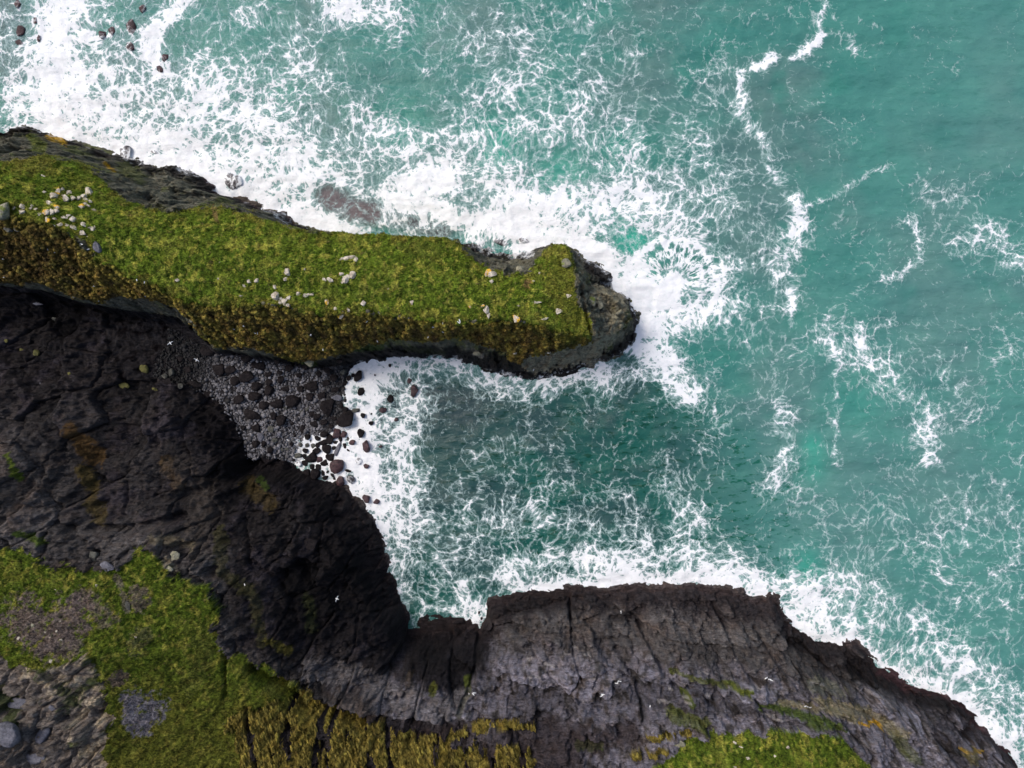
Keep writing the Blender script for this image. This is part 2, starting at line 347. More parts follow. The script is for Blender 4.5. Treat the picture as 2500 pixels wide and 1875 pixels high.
ME = [(-800, 1370, 33), (0, 1330, 28), (100, 1345, 27.5), (200, 1375, 27), (290, 1385, 26.5), (335, 1345, 25), (380, 1350, 25), (440, 1400, 25), (500, 1440, 25), (530, 1480, 25), (545, 1560, 25),
 (560, 1610, 24.5), (640, 1625, 23), (700, 1680, 22.5), (760, 1715, 22), (830, 1712, 21), (900, 1735, 20), (960, 1750, 19), (1050, 1765, 18.5), (1150, 1765, 18.5), (1340, 1750, 18.5),
 (1420, 1765, 19), (1500, 1740, 19), (1600, 1750, 20), (1680, 1760, 20.5), (1760, 1780, 21), (1900, 1785, 21), (2000, 1790, 20.5), (2090, 1815, 20), (2140, 1870, 20), (2250, 1960, 20), (2650, 2450, 21)]
SPOTS = [(0, 800, 11), (0, 900, 13), (150, 780, 9.5), (300, 820, 7.5), (450, 860, 5), (550, 900, 3.5), (600, 980, 2.7), (650, 1050, 2.2), (700, 950, 1.6), (780, 1000, .8), (740, 930, 1), (810, 935, .5),
 (0, 1500, 31), (300, 1500, 29), (450, 1600, 27), (0, 1580, 33), (100, 1630, 34), (230, 1610, 32.5), (265, 1700, 31.5), (270, 1860, 32.5), (0, 1875, 37), (350, 1800, 30), (550, 1800, 27.5), (620, 1720, 25.5), (800, 1875, 26),
 (1000, 1850, 22.5), (1200, 1850, 22.5), (1400, 1850, 23), (1600, 1850, 24.5), (1800, 1860, 25.5), (2000, 1870, 25), (760, 1790, 24), (-800, 2600, 60), (500, 2600, 48), (1300, 2600, 45), (2300, 2600, 38), (-800, 820, 16)]
cv, cz, ce = [], [], []
def add_line(L, closed=False):
    s = len(cv)
    for q_ in L:
        z = q_[2] if len(q_) > 2 else 0.0
        cv.append(Vector(P(q_[0], q_[1], z))); cz.append(z)
    for i in range(len(L) - 1): ce.append((s + i, s + i + 1))
    if closed: ce.append((s + len(L) - 1, s))
add_line(WATER, True)
for L in (HN, NR, HR, HS, HM, HF, SLAB, ESLAB, CRAG, MF, MM, MU, ME): add_line(L)
for s_ in SPOTS: add_line([s_])
tv, te, tf, ov, oe, of_ = geometry.delaunay_2d_cdt(cv, ce, [], 0, 1e-4)
tz = []
extra = 0
for i, o_ in enumerate(ov):
    if o_: tz.append(cz[o_[0]])
    else:
        extra += 1; dd = [((tv[i] - v).length, z) for v, z in zip(cv, cz)]; dd.sort(); tz.append((dd[0][1] + dd[1][1]) / 2)
print("TIN verts", len(tv), "crossings", extra)
GX0, GX1, GY0, GY1, GS = -135.0, 135.0, -112.0, 66.0, 0.4
gx = np.arange(GX0, GX1, GS); gy = np.arange(GY0, GY1, GS)
RZ = np.full((len(gy), len(gx)), 0., np.float32)
for f_ in tf:
    if len(f_) != 3: continue
    A, B, C = [tv[i] for i in f_]; za, zb, zc = [tz[i] for i in f_]
    i0 = max(0, int((min(A.x, B.x, C.x) - GX0) / GS)); i1 = min(len(gx), int((max(A.x, B.x, C.x) - GX0) / GS) + 2)
    j0 = max(0, int((min(A.y, B.y, C.y) - GY0) / GS)); j1 = min(len(gy), int((max(A.y, B.y, C.y) - GY0) / GS) + 2)
    if i1 <= i0 or j1 <= j0: continue
    xx, yy = np.meshgrid(gx[i0:i1], gy[j0:j1]); D = (B.y - C.y) * (A.x - C.x) + (C.x - B.x) * (A.y - C.y)
    if abs(D) < 1e-9: continue
    a = ((B.y - C.y) * (xx - C.x) + (C.x - B.x) * (yy - C.y)) / D; b_ = ((C.y - A.y) * (xx - C.x) + (A.x - C.x) * (yy - C.y)) / D; c = 1 - a - b_
    m = (a >= -1e-4) & (b_ >= -1e-4) & (c >= -1e-4)
    sub = RZ[j0:j1, i0:i1]; sub[m] = (a * za + b_ * zb + c * zc)[m]
LANDW = [P(*w_) for w_ in WATER]
xx, yy = np.meshgrid(gx, gy); sd = sdf(xx, yy, LANDW)
RZ = np.where(sd > 0, np.maximum(RZ, .02), np.maximum(-3.5, sd * .8)).astype(np.float32)
K = np.array([.25, .5, .25])
for _ in range(1):
    RZ[1:-1] = K[0] * RZ[:-2] + K[1] * RZ[1:-1] + K[2] * RZ[2:]; RZ[:, 1:-1] = K[0] * RZ[:, :-2] + K[1] * RZ[:, 1:-1] + K[2] * RZ[:, 2:]
def bil(A, x, y, x0=GX0, y0=GY0, s=GS):
    fx = np.clip((x - x0) / s, 0, A.shape[1] - 1.001); fy = np.clip((y - y0) / s, 0, A.shape[0] - 1.001)
    i = fx.astype(int); j = fy.astype(int); fx = fx - i; fy = fy - j
    return (A[j, i] * (1 - fx) + A[j, i + 1] * fx) * (1 - fy) + (A[j + 1, i] * (1 - fx) + A[j + 1, i + 1] * fx) * fy

# ------------------------------------------------------------------ fine terrain
TS = 0.19
tx = np.arange(-133, 133, TS); ty = np.arange(-108, 62, TS)
X, Y = np.meshgrid(tx, ty); shp = X.shape
X = X.ravel(); Y = Y.ravel()
keep = bil(RZ, X, Y) > -2.6
idx = np.nonzero(keep)[0]; x = X[idx]; y = Y[idx]
wx = fbm(x * .11, y * .11, 2, 3) * 1.1 + fbm(x * .45, y * .45, 3, 5) * .75 + gnoise(x * 1.6, y * 1.6, 8) * .16
wy = fbm(x * .11, y * .11, 2, 31) * 1.1 + fbm(x * .45, y * .45, 3, 35) * .75 + gnoise(x * 1.6, y * 1.6, 38) * .16
nx_, ny_ = P(1172, 1515); mx_, my_ = P(1040, 1500); wf = np.clip(1 - .85 * np.exp(-((x - nx_) ** 2 + (y - ny_) ** 2) / 60.0) - .7 * np.exp(-((x - mx_) ** 2 + (y - my_) ** 2) / 40.0), .12, 1); wx = wx * wf; wy = wy * wf
tilt = np.clip((x + 10) / 90, 0, .75); cell_a = (x + y * tilt) / 3.6; cell_b = (y - x * .12) / 4.6       # jointing of the slabs
zb = bil(RZ, x + wx, y + wy)
gxz = (bil(RZ, x + 1, y) - bil(RZ, x - 1, y)) / 2; gyz = (bil(RZ, x, y + 1) - bil(RZ, x, y - 1)) / 2
slope = np.hypot(gxz, gyz)
u, v = PX(x, y, zb)
def poly_mask(pts, soft=10, amp=14, s=0, fr=.35):
    return sstep(-soft, soft, sdf(u, v, pts) + (fbm(x * fr, y * fr, 4, s + 50) * 2.2 + fbm(x * 1.3, y * 1.3, 3, s + 55, .65) * 1.1) * amp)
st_a = fbm(x * .5, y * .5, 3, 90); st_b = fbm(x * 1.5, y * 1.5, 4, 97, .65)
def stroke(pts, r, amp=1., nz=0.5, s=0):
    dd = segdist(u, v, pts); return amp * sstep(.15, .75, 1.1 - (dd / r) ** 2 * .75 + st_a * nz * 1.3 + st_b * nz * 2.0) * (dd < r * 2.2)
# zones (photo pixels)
head_poly = [(-900, 0), (900, 0), (1700, 500), (1700, 800), (1560, 870), (1300, 940), (1000, 885), (870, 890), (760, 898), (600, 868), (530, 860), (475, 810), (440, 775), (300, 755), (200, 738), (100, 706), (0, 700), (-900, 700)]
HEAD = inside(u, v, head_poly)
beach_poly = [(250, 800), (440, 775), (475, 812), (530, 858), (600, 868), (760, 896), (900, 880), (900, 1100), (760, 1150), (700, 1125), (640, 1112), (610, 1130), (600, 1090), (580, 1035), (545, 985), (480, 942), (400, 925), (300, 930)]
BEACH = inside(u, v, beach_poly) & ~HEAD
hg = [(-900, 400), (0, 388), (60, 392), (110, 380), (190, 392), (240, 420), (270, 455), (310, 490), (360, 505), (430, 520), (470, 510), (540, 502), (600, 517), (690, 548), (760, 571), (850, 560), (905, 570), (960, 577), (1060, 570),
      (1130, 597), (1150, 630), (1200, 656), (1250, 672), (1300, 660), (1330, 606), (1365, 590), (1395, 612), (1405, 650), (1405, 720), (1430, 760), (1445, 800), (1440, 828), (1340, 802), (1300, 792), (1210, 780), (1180, 790), (1080, 790), (1000, 777),
      (930, 772), (850, 764), (760, 764), (700, 750), (640, 744), (540, 750), (470, 740), (430, 730), (380, 698), (300, 668), (240, 640), (210, 590), (150, 565), (60, 540), (0, 515), (-900, 520)]
hgm = poly_mask(hg, 6, 8, 1)
hm = [(-900, 500), (0, 510), (150, 555), (240, 630), (470, 730), (760, 755), (1180, 785), (1300, 785), (1445, 815), (1450, 835), (1400, 850), (1350, 864), (1285, 872), (1272, 890), (1250, 885), (1235, 858), (1190, 846), (1120, 826),
      (1050, 838), (980, 828), (900, 842), (850, 860), (800, 872), (740, 886), (680, 868), (600, 850), (530, 850), (480, 798), (440, 752), (350, 726), (290, 728), (250, 740), (200, 730), (100, 695), (-900, 690)]
hmm = poly_mask(hm, 5, 5, 2) * (1 - hgm)
mg1 = [(-900, 1380), (0, 1345), (60, 1345), (110, 1375), (180, 1385), (250, 1390), (300, 1380), (330, 1345), (370, 1345), (400, 1390), (450, 1420), (500, 1440), (520, 1470), (530, 1500), (540, 1560), (555, 1605), (640, 1622), (690, 1680), (760, 1700),
       (560, 1740), (600, 1900), (600, 2700), (-900, 2700)]
mg2 = [(1560, 1900), (1640, 1850), (1680, 1800), (1740, 1790), (1800, 1795), (1900, 1785), (1990, 1795), (2060, 1810), (2110, 1850), (2135, 1890), (2200, 2000), (2500, 2700), (1400, 2700)]
outcrop = [(-900, 1560), (0, 1590), (30, 1630), (90, 1635), (210, 1600), (240, 1640), (258, 1690), (262, 1800), (275, 1900), (275, 2000), (-900, 2000)]
mgm = np.maximum(poly_mask(mg1, 6, 16, 4), poly_mask(mg2, 4, 10, 5))
out_m = poly_mask(outcrop, 5, 16, 6); mgm = mgm * (1 - out_m)
mm_ = [(560, 1640), (640, 1650), (720, 1690), (800, 1740), (880, 1770), (960, 1775), (1060, 1800), (1180, 1830), (1280, 1820), (1300, 1860), (1280, 1900), (1500, 2000), (1400, 2700), (560, 2700), (540, 1900), (540, 1720)]
ledge = [[(1100, 1795), (1160, 1778), (1260, 1770), (1300, 1782)], [(1160, 1850), (1240, 1825), (1280, 1840)], [(1590, 1800), (1680, 1785)], [(1550, 1850), (1620, 1830)]]
mmm = poly_mask(mm_, 5, 16, 7)
for i, l_ in enumerate(ledge): mmm = np.maximum(mmm, stroke(l_, 9, 1, .5, i))
mmm = mmm * (1 - mgm)
# streaks of bare dark rock between the moss strips on the steep slope
str_n = fbm((x * .96 + y * .28) * .55, (y * .96 - x * .28) * .12, 4, 70)
mmm = mmm * sstep(.22, .10, str_n)
# displacement
mdn = ~HEAD & ~BEACH
rockm = (1 - np.maximum.reduce([hgm, hmm, mgm, mmm])) * (~BEACH)
dz = np.zeros_like(x, np.float32)
n_lo = fbm(x * .1, y * .1, 3, 19); rid = ridged(x * .3, y * .3, 5, 21); rid2 = fbm(x * .8, y * .8, 4, 25)
big = ridged(x * .085 + n_lo * .4, y * .085, 3, 27); wq1 = st_a * .8; wq2 = st_b * .3; faceB = sstep(900, 1100, u) * sstep(1450, 1520, v) * mdn
dz += rockm * ((rid - .55) * .8 + rid2 * .2 * (1 - .7 * faceB) + (big - .5) * 2.6 * (1 - .5 * HEAD))
faceA = sstep(900, 1100, u) * sstep(1450, 1520, v) * mdn; calm = 1 - .65 * faceA - .45 * mdn * (1 - faceA) * (u < 950) * (v < 1330)
dz += rockm * (facets((x + y * .3) / 9.0, (y - x * .1) / 4.2, 561) * 2.2 * faceA); dz += rockm * calm * (facets((x + wq1) / 5.5, (y - wq1) / 3.6, 501) * 2.1 + facets((x + wq2) / 2.3, (y + wq2) / 1.5, 521) * 1.0 + facets(x / 1.0, y / .7, 541) * .42)
fL1, fL2, cL = worley((x + y * tilt) / 7.5 + n_lo * .3, y / 9.0, 63); dz += rockm * mdn * ((cL - .5) * 2.2 - sstep(.07, 0, fL2 - fL1) * .9)
strat = fbm(x * .12, y * .85 + fbm(x * .2, y * .2, 2, 28) * 1.0, 5, 26); dz += rockm * mdn * strat * .95
f1, f2, cid = worley(cell_a + fbm(x * .2, y * .2, 2, 44) * .5, cell_b + fbm(x * .2, y * .2, 2, 45) * .5, 61)
face = np.maximum(sstep(950, 1150, u + n_lo * 60) * sstep(1480, 1540, v), out_m); dz += rockm * mdn * ((cid - .5) * (.5 + 1.1 * face) - sstep(.12, 0, f2 - f1) * (.15 + .75 * face) * sstep(-.35, .25, rid2))
f1b, f2b, cidb = worley(x * .4, y * .55, 71)
dz += rockm * HEAD * ((cidb - .5) * 1.1 - sstep(.14, 0, f2b - f1b) * .5)
ht = fbm(x * .35, y * .35, 3, 80)
f1c, f2c, cidc = worley(x * .85 + rid2 * .6, y * .85 + ht * .8, 81)
dz += np.maximum(hgm, mgm) * (ht * .45 + (.6 - f1c) * .30 + fbm(x * 1.3, y * 1.3, 3, 84) * .25)
f1d, f2d, cidd = worley(x * .62 + rid2 * .5, y * .62 + ht * .5, 91)
dz += np.maximum(hmm, mmm) * ((.65 - f1d) * 1.6 + rid2 * .6 + .3 + (rid - .55) * 1.2)
f1e, f2e, cide = worley(x * 1.5, y * 1.5, 101)
gul = sstep(500, 300, u) * BEACH
dz += BEACH * ((.5 - f1e) * .25 + rid2 * (.18 + gul * .7))
# clefts and ledges
for pts, r, dep, sd_ in [([(1010, 1545), (990, 1600), (930, 1660), (860, 1690)], 26, 2.6, 1), ([(760, 1715), (850, 1740), (960, 1762), (1100, 1778)], 9, 2.2, 2), ([(1130, 1770), (1340, 1755)], 7, 1.6, 3),
                    ([(1172, 1530), (1160, 1640), (1140, 1700), (1120, 1740)], 7, 1.5, 4), ([(1394, 1440), (1392, 1500), (1400, 1600), (1420, 1660)], 4, 1.4, 5), ([(1560, 1520), (1590, 1580), (1620, 1640), (1680, 1700)], 8, 2.0, 6),
                    ([(1510, 1590), (1560, 1670), (1580, 1760), (1570, 1810)], 10, 1.8, 7), ([(1740, 1470), (1770, 1530), (1800, 1600), (1850, 1680)], 7, 1.6, 8), ([(1840, 1530), (1900, 1620), (1950, 1680)], 6, 1.3, 9),
                    ([(2290, 1800), (2330, 1850), (2370, 1900)], 10, 1.6, 10), ([(610, 1640), (660, 1675), (700, 1700), (760, 1740), (880, 1770)], 20, 6.0, 11), ([(1085, 1490), (1085, 1530)], 5, 1.2, 12),
                    ([(170, 1290), (340, 1290), (440, 1260)], 14, 2.2, 13), ([(605, 1130), (560, 1170), (480, 1200), (380, 1220)], 16, 2.0, 14), ([(1000, 1760), (1400, 1790)], 9, 1.2, 15),
                    ([(545, 1600), (548, 1700)], 7, 1.8, 16), ([(1418, 700), (1430, 760), (1440, 800), (1448, 838)], 6, 2.0, 17)]:
    dz -= dep * np.clip(1 - (segdist(u, v, pts) / r) ** 2 + fbm(x * .6, y * .6, 3, sd_) * .5, 0, 1)
shore = sstep(0.0, 2.5, zb)
land = zb > 0
z = zb + dz * np.where(land, .25 + .75 * shore, .35)
# flat cut terraces low over the sea on the mainland side
terr = (mdn & (zb > .3) & (zb < 6)); zt = np.floor(z / 1.3) * 1.3 + sstep(.65, 1.3, z % 1.3) * 1.3
z = np.where(terr, z * .45 + zt * .55, z)
stp = 1.5 + n_lo * .3; zz2 = z + st_a * .8; tq = np.floor(zz2 / stp) * stp + sstep(.50, 1.0, (zz2 / stp) % 1.0) * stp - st_a * .8
z = np.where(rockm > .5, z + (tq - z) * (.65 * faceB + .25 * (mdn & ~(faceB > .5))), z)
z = np.where(land & BEACH, np.maximum(z, .12), z)
z = np.where(zb > 1.0, np.maximum(z, .25), z); z = z.astype(np.float32)

hollow_shade = np.clip(1.2 - (segdist(u, v, [(600, 1630), (660, 1675), (700, 1705), (770, 1742), (900, 1775), (1000, 1785), (1120, 1790)]) / 22) ** 2 + fbm(x * .6, y * .6, 3, 77) * .8, 0, 1)  # cleft darkened in colour: its shade painted in, plus some wet rock
# ---- colours
n1 = fbm(x * .16, y * .16, 4, 200); n2 = fbm(x * .5, y * .5, 5, 210, .6); n3 = fbm(x * 1.4, y * 1.4, 4, 220, .6); n4 = fbm(x * .07, y * .07, 3, 230)
c = np.zeros((len(x), 3), np.float32) + np.array([.105, .098, .10], np.float32)
c = mixc(c, np.array([.115, .085, .072], np.float32), sstep(-.1, .4, n1) * .6)
blue = mdn * sstep(900, 960, u) * sstep(-60, 30, v - 1600 - (u - 1300) * .12 + n1 * 60)
c = mixc(c, np.array([.235, .225, .275], np.float32), blue * sstep(-.25, .25, n2 + .1))
c = mixc(c, np.array([.20, .185, .175], np.float32), sstep(.15, .5, n3) * .5 * mdn)
dk = np.array([.013, .011, .013], np.float32)
c = mixc(c, dk * 1.4, sstep(.1, .45, -n2) * .65)
# cooler olive grey rock of the headland
hc = np.array([.125, .125, .095], np.float32) + 0 * c
hc = mixc(hc, np.array([.21, .20, .155], np.float32), sstep(.0, .35, n2) * .8); hc = mixc(hc, np.array([.13, .15, .045], np.float32), sstep(.1, .35, n1 + n3 * .4) * .7)
hc = hc * 1.3; hc = mixc(hc, np.array([.045, .045, .05], np.float32), sstep(.0, .5, -n3) * .7)
c = np.where(HEAD[:, None], hc, c)
# dark wet rock of gully and spurs with shade painted in; damp cliff feet
deep_shade = poly_mask([(-900, 690), (0, 690), (300, 740), (480, 780), (560, 860), (480, 880), (300, 820), (0, 790), (-900, 790)], 30, 25, 9, .12) + poly_mask([(600, 1030), (760, 1160), (850, 1200), (960, 1400), (1010, 1545), (960, 1600), (860, 1600), (700, 1560), (660, 1420), (760, 1350), (740, 1250), (620, 1180), (520, 1150), (440, 960), (545, 985)], 30, 40, 10, .12) + poly_mask([(1000, 1540), (1190, 1500), (1200, 1600), (1120, 1700), (1000, 1680)], 16, 25, 11, .12)  # shade below the headland and on the inner spur, painted near black
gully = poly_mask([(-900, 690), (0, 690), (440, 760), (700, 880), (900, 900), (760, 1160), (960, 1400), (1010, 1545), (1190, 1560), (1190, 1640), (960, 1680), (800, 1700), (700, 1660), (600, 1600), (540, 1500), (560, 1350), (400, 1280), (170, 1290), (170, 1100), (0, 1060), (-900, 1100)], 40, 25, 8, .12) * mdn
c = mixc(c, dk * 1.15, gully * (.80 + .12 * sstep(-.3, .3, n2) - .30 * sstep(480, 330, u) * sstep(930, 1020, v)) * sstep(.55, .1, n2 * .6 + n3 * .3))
c = mixc(c, np.array([.055, .050, .066], np.float32), gully * sstep(.0, .4, n1 + .5 * n2) * .6); c = mixc(c, np.array([.009, .008, .010], np.float32), np.clip(deep_shade, 0, 1) * mdn * .85)
wet = sstep(6.5, 3.2, z + n2 * 1.6) * land
c = mixc(c, np.array([.022, .018, .021], np.float32), wet * .88)
c = mixc(c, np.array([.055, .040, .040], np.float32), sstep(1.5, .5, z + n2 * .8) * mdn * sstep(850, 1100, u) * .6)
c = mixc(c, np.array([.10, .04, .05], np.float32), sstep(1.6, .6, z + n2 * .5) * (mdn * (u > 2150) | HEAD * (u < 720) * (u > 500)) * .4)
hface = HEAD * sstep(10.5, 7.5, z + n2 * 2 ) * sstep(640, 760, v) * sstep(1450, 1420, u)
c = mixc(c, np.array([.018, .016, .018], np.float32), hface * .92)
c = c * (1 + ((cid - .5) * .7 * face * mdn + (cL - .5) * .7 * mdn)[:, None]); c = mixc(c, dk, hollow_shade * .9 * mdn); sl = sstep(.05, .0, np.abs(fbm(x * .09, y * .95 + n_lo * 1.5, 3, 27))) * face * mdn * sstep(-.2, .3, n1 + n2 * .5); c = mixc(c, dk, sl * .55); crease = sstep(.09, 0, f2 - f1) * mdn * face * sstep(-.3, .3, n2); c = mixc(c, dk, crease * .6)
# tints: green algae / lichen
for pts, r, kol, am, s_ in [
    ([(175, 1050), (230, 1120)], 22, (.13, .075, .025), .8, 1), ([(200, 1150), (230, 1230), (250, 1270)], 20, (.10, .075, .02), .7, 2), ([(410, 1130), (430, 1180)], 18, (.12, .07, .02), .6, 3), ([(600, 1190), (660, 1230)], 22, (.09, .065, .02), .6, 4),
    ([(630, 1170), (650, 1190)], 9, (.05, .08, .015), .8, 5), ([(20, 1110), (35, 1170)], 8, (.12, .17, .02), .9, 6), ([(60, 1300), (100, 1320)], 12, (.09, .14, .02), .9, 7),
    ([(440, 1150), (500, 1250), (470, 1330)], 40, (.11, .095, .085), .5, 8), ([(540, 1290), (530, 1400), (620, 1450), (640, 1560)], 16, (.07, .07, .02), .5, 9),
    ([(660, 1560), (700, 1590)], 14, (.12, .11, .02), .7, 10), ([(750, 1460), (760, 1540)], 14, (.05, .06, .02), .5, 33), ([(1060, 1670), (1055, 1690)], 9, (.10, .11, .02), .9, 11), ([(1140, 1660), (1142, 1700), (1120, 1745)], 8, (.09, .11, .02), .9, 12),
    ([(1640, 1640), (1720, 1660), (1830, 1690)], 7, (.11, .13, .02), .7, 13), ([(1780, 1670), (1830, 1690)], 8, (.14, .17, .03), .9, 14), ([(1860, 1730), (1950, 1750), (2050, 1775)], 10, (.08, .12, .02), .9, 15), ([(1640, 1740), (1720, 1770)], 16, (.11, .13, .03), .8, 16),
    ([(1670, 1690), (1690, 1720)], 9, (.10, .13, .02), .8, 17), ([(1980, 1770), (2070, 1790)], 7, (.09, .13, .02), .8, 18), ([(1420, 1825), (1460, 1830)], 16, (.09, .14, .02), .9, 19), ([(2190, 1800), (2240, 1860)], 14, (.13, .15, .05), .6, 20),
    ([(2000, 1710), (2120, 1750), (2200, 1790)], 16, (.30, .26, .13), .6, 21), ([(2050, 1690), (1990, 1670)], 18, (.20, .20, .13), .5, 22), ([(1900, 1725), (2040, 1740), (2100, 1765)], 8, (.30, .27, .15), .6, 29),
    ([(2100, 1767), (2150, 1776)], 4, (.62, .36, .03), 1., 23), ([(2155, 1776), (2160, 1785)], 3.5, (.62, .36, .03), 1., 24), ([(2360, 1842), (2405, 1838)], 4, (.40, .25, .04), .9, 25), ([(2390, 1865), (2380, 1850)], 16, (.17, .15, .06), .7, 26),
    ([(122, 335), (135, 342)], 8, (.70, .42, .04), 1., 27), ([(145, 340), (158, 350)], 7, (.70, .42, .04), 1., 28), ([(266, 404), (272, 414)], 5, (.70, .42, .04), 1., 30), ([(75, 340), (100, 362)], 18, (.16, .19, .04), .9, 31),
    ([(340, 430), (300, 410)], 18, (.16, .18, .05), .6, 32), ([(30, 500), (10, 530)], 22, (.32, .29, .20), .8, 34), ([(460, 1335), (380, 1318)], 14, (.22, .19, .13), .7, 36), ([(400, 1370), (420, 1395)], 9, (.40, .35, .26), .8, 37),
    ([(990, 850), (1080, 862)], 8, (.05, .06, .02), .5, 38), ([(870, 850), (930, 845)], 9, (.06, .10, .02), .8, 39), ([(730, 870), (760, 885)], 12, (.08, .11, .03), .8, 40), ([(1160, 862), (1175, 868)], 7, (.30, .28, .25), .8, 41),
    ([(1460, 720), (1510, 740), (1500, 800), (1440, 860), (1300, 885)], 26, (.40, .37, .27), .85, 42), ([(1415, 600), (1420, 700)], 10, (.26, .25, .18), .7, 46), ([(1000, 1650), (1000, 1700)], 10, (.10, .07, .04), .5, 43), ([(440, 1600), (530, 1650)], 10, (.14, .12, .12), .5, 44),
    ([(760, 1640), (880, 1660), (960, 1700), (1060, 1740), (1120, 1720)], 34, (.175, .165, .175), .75, 45)]:
    c = mixc(c, np.array(kol, np.float32), stroke(pts, r, am, .6, s_) * (~BEACH))
# clifftop outcrop, lower left
oc = np.array([.23, .20, .18], np.float32) + 0 * c; oc = mixc(oc, np.array([.54, .46, .34], np.float32), sstep(.0, .4, n2 + .15) * poly_mask([(0, 1590), (210, 1600), (270, 1700), (260, 1900), (190, 1900), (180, 1720), (60, 1660)], 12, 20, 12) * .9)
oc = mixc(oc, np.array([.06, .09, .02], np.float32), sstep(.1, .3, n1 + n3 * .3) * .8); oc = mixc(oc, dk * 2, sstep(.1, .4, -n3) * .6)
c = np.where((out_m > .5)[:, None], oc, c)
for i_ in range(26):
    a_ = rnd.uniform(1250, 2250); b_ = 1580 + (a_ - 1250) * .12 + rnd.uniform(-40, 110); c = mixc(c, np.array([.40, .38, .38], np.float32), stroke([(a_, b_), (a_ + rnd.uniform(8, 34), b_ + rnd.uniform(0, 6))], 2.6, .6, .5) * mdn * (~BEACH))
# beach
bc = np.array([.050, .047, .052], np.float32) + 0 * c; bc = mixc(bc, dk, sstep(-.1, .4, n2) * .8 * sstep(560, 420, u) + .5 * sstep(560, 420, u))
c = np.where(BEACH[:, None], bc, c)
# grass
gc = np.array([.145, .215, .022], np.float32) + 0 * c
gc = mixc(gc, np.array([.050, .098, .010], np.float32), sstep(.0, .35, n3 + .3 * n2) * .9); gc = mixc(gc, np.array([.46, .45, .085], np.float32), sstep(.02, .34, n2 - n3 * .5) * .8)
gc = mixc(gc, np.array([.30, .33, .055], np.float32), sstep(.1, .4, fbm(x * .22, y * .22, 4, 245)) * .5); gc = mixc(gc, np.array([.34, .25, .11], np.float32), sstep(.34, .52, fbm(x * .9, y * .9, 4, 240, .6)) * .6)
edge = sstep(34, 6, np.abs(sdf(u, v, hg))) * HEAD; gc = mixc(gc, np.array([.20, .185, .035], np.float32), edge * sstep(-.3, .3, n2) * .7)
dull = mdn * 1.0; gc = gc * (1 - dull * .30)[:, None]
gc = mixc(gc, np.array([.115, .105, .020], np.float32), mdn * (u < 800) * sstep(1500, 1850, v + n1 * 100) * .6)
for pts, r, kol, am, s_ in [([(60, 1510), (120, 1560), (180, 1500)], 52, (.17, .135, .125), .95, 61), ([(120, 1590), (170, 1570)], 34, (.16, .13, .12), .8, 62), ([(200, 1460), (260, 1510)], 26, (.18, .14, .13), .7, 63), ([(335, 1450), (345, 1470)], 22, (.19, .15, .13), .8, 64),
    ([(330, 1720), (345, 1760), (370, 1730)], 34, (.185, .18, .21), 1., 65), ([(300, 1650), (280, 1665)], 16, (.13, .10, .09), .9, 66), ([(350, 1550), (330, 1580)], 22, (.14, .13, .07), .6, 67), ([(285, 1410), (305, 1460), (310, 1490)], 9, (.15, .13, .11), .8, 68),
    ([(70, 380), (110, 400), (50, 400)], 26, (.21, .21, .04), .8, 69), ([(1380, 640), (1360, 700), (1400, 780)], 38, (.17, .18, .03), .7, 70), ([(1060, 615), (1000, 610)], 22, (.15, .18, .03), .6, 71), ([(520, 500), (530, 540)], 7, (.28, .16, .09), .6, 72), ([(1290, 690), (1285, 700)], 8, (.30, .17, .09), .7, 73),
    ([(600, 1510), (500, 1560), (470, 1660)], 30, (.12, .13, .03), .5, 74)]:
    gc = mixc(gc, np.array(kol, np.float32), stroke(pts, r, am, .9, s_))
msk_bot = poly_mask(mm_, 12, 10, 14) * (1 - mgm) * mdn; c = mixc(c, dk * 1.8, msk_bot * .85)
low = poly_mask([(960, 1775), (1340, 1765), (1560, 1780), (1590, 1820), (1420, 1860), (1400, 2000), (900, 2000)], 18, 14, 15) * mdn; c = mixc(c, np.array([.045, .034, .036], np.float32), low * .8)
isg = np.maximum(hgm, mgm) > .5
c = np.where(isg[:, None], gc, c)
# moss / thrift slopes
mc = np.array([.30, .215, .055], np.float32) + 0 * c; mc = mixc(mc, np.array([.12, .078, .028], np.float32), sstep(-.05, .4, n2) * .8); mc = mixc(mc, np.array([.34, .30, .06], np.float32), sstep(-.1, .35, -n2 + n3 * .4) * .7)
mc = mixc(mc, np.array([.06, .09, .018], np.float32), sstep(.2, .45, n1) * .7); mc = mixc(mc, dk * 2, sstep(.42, .62, f1d) * .55)
mc = mixc(mc, np.array([.07, .045, .022], np.float32), sstep(260, 120, u) * HEAD * .5)
soft = sstep(30, -25, -sdf(u, v, hg) + st_a * 26 + st_b * 14) * HEAD; mc = mixc(mc, np.array([.27, .27, .045], np.float32), soft * .8); yel = mdn * 1.0; mc = mixc(mc, np.array([.26, .22, .05], np.float32), yel * sstep(-.3, .2, n2) * .75)
ism = (np.maximum(hmm, mmm) > .5) & ~isg
c = np.where(ism[:, None], mc, c)

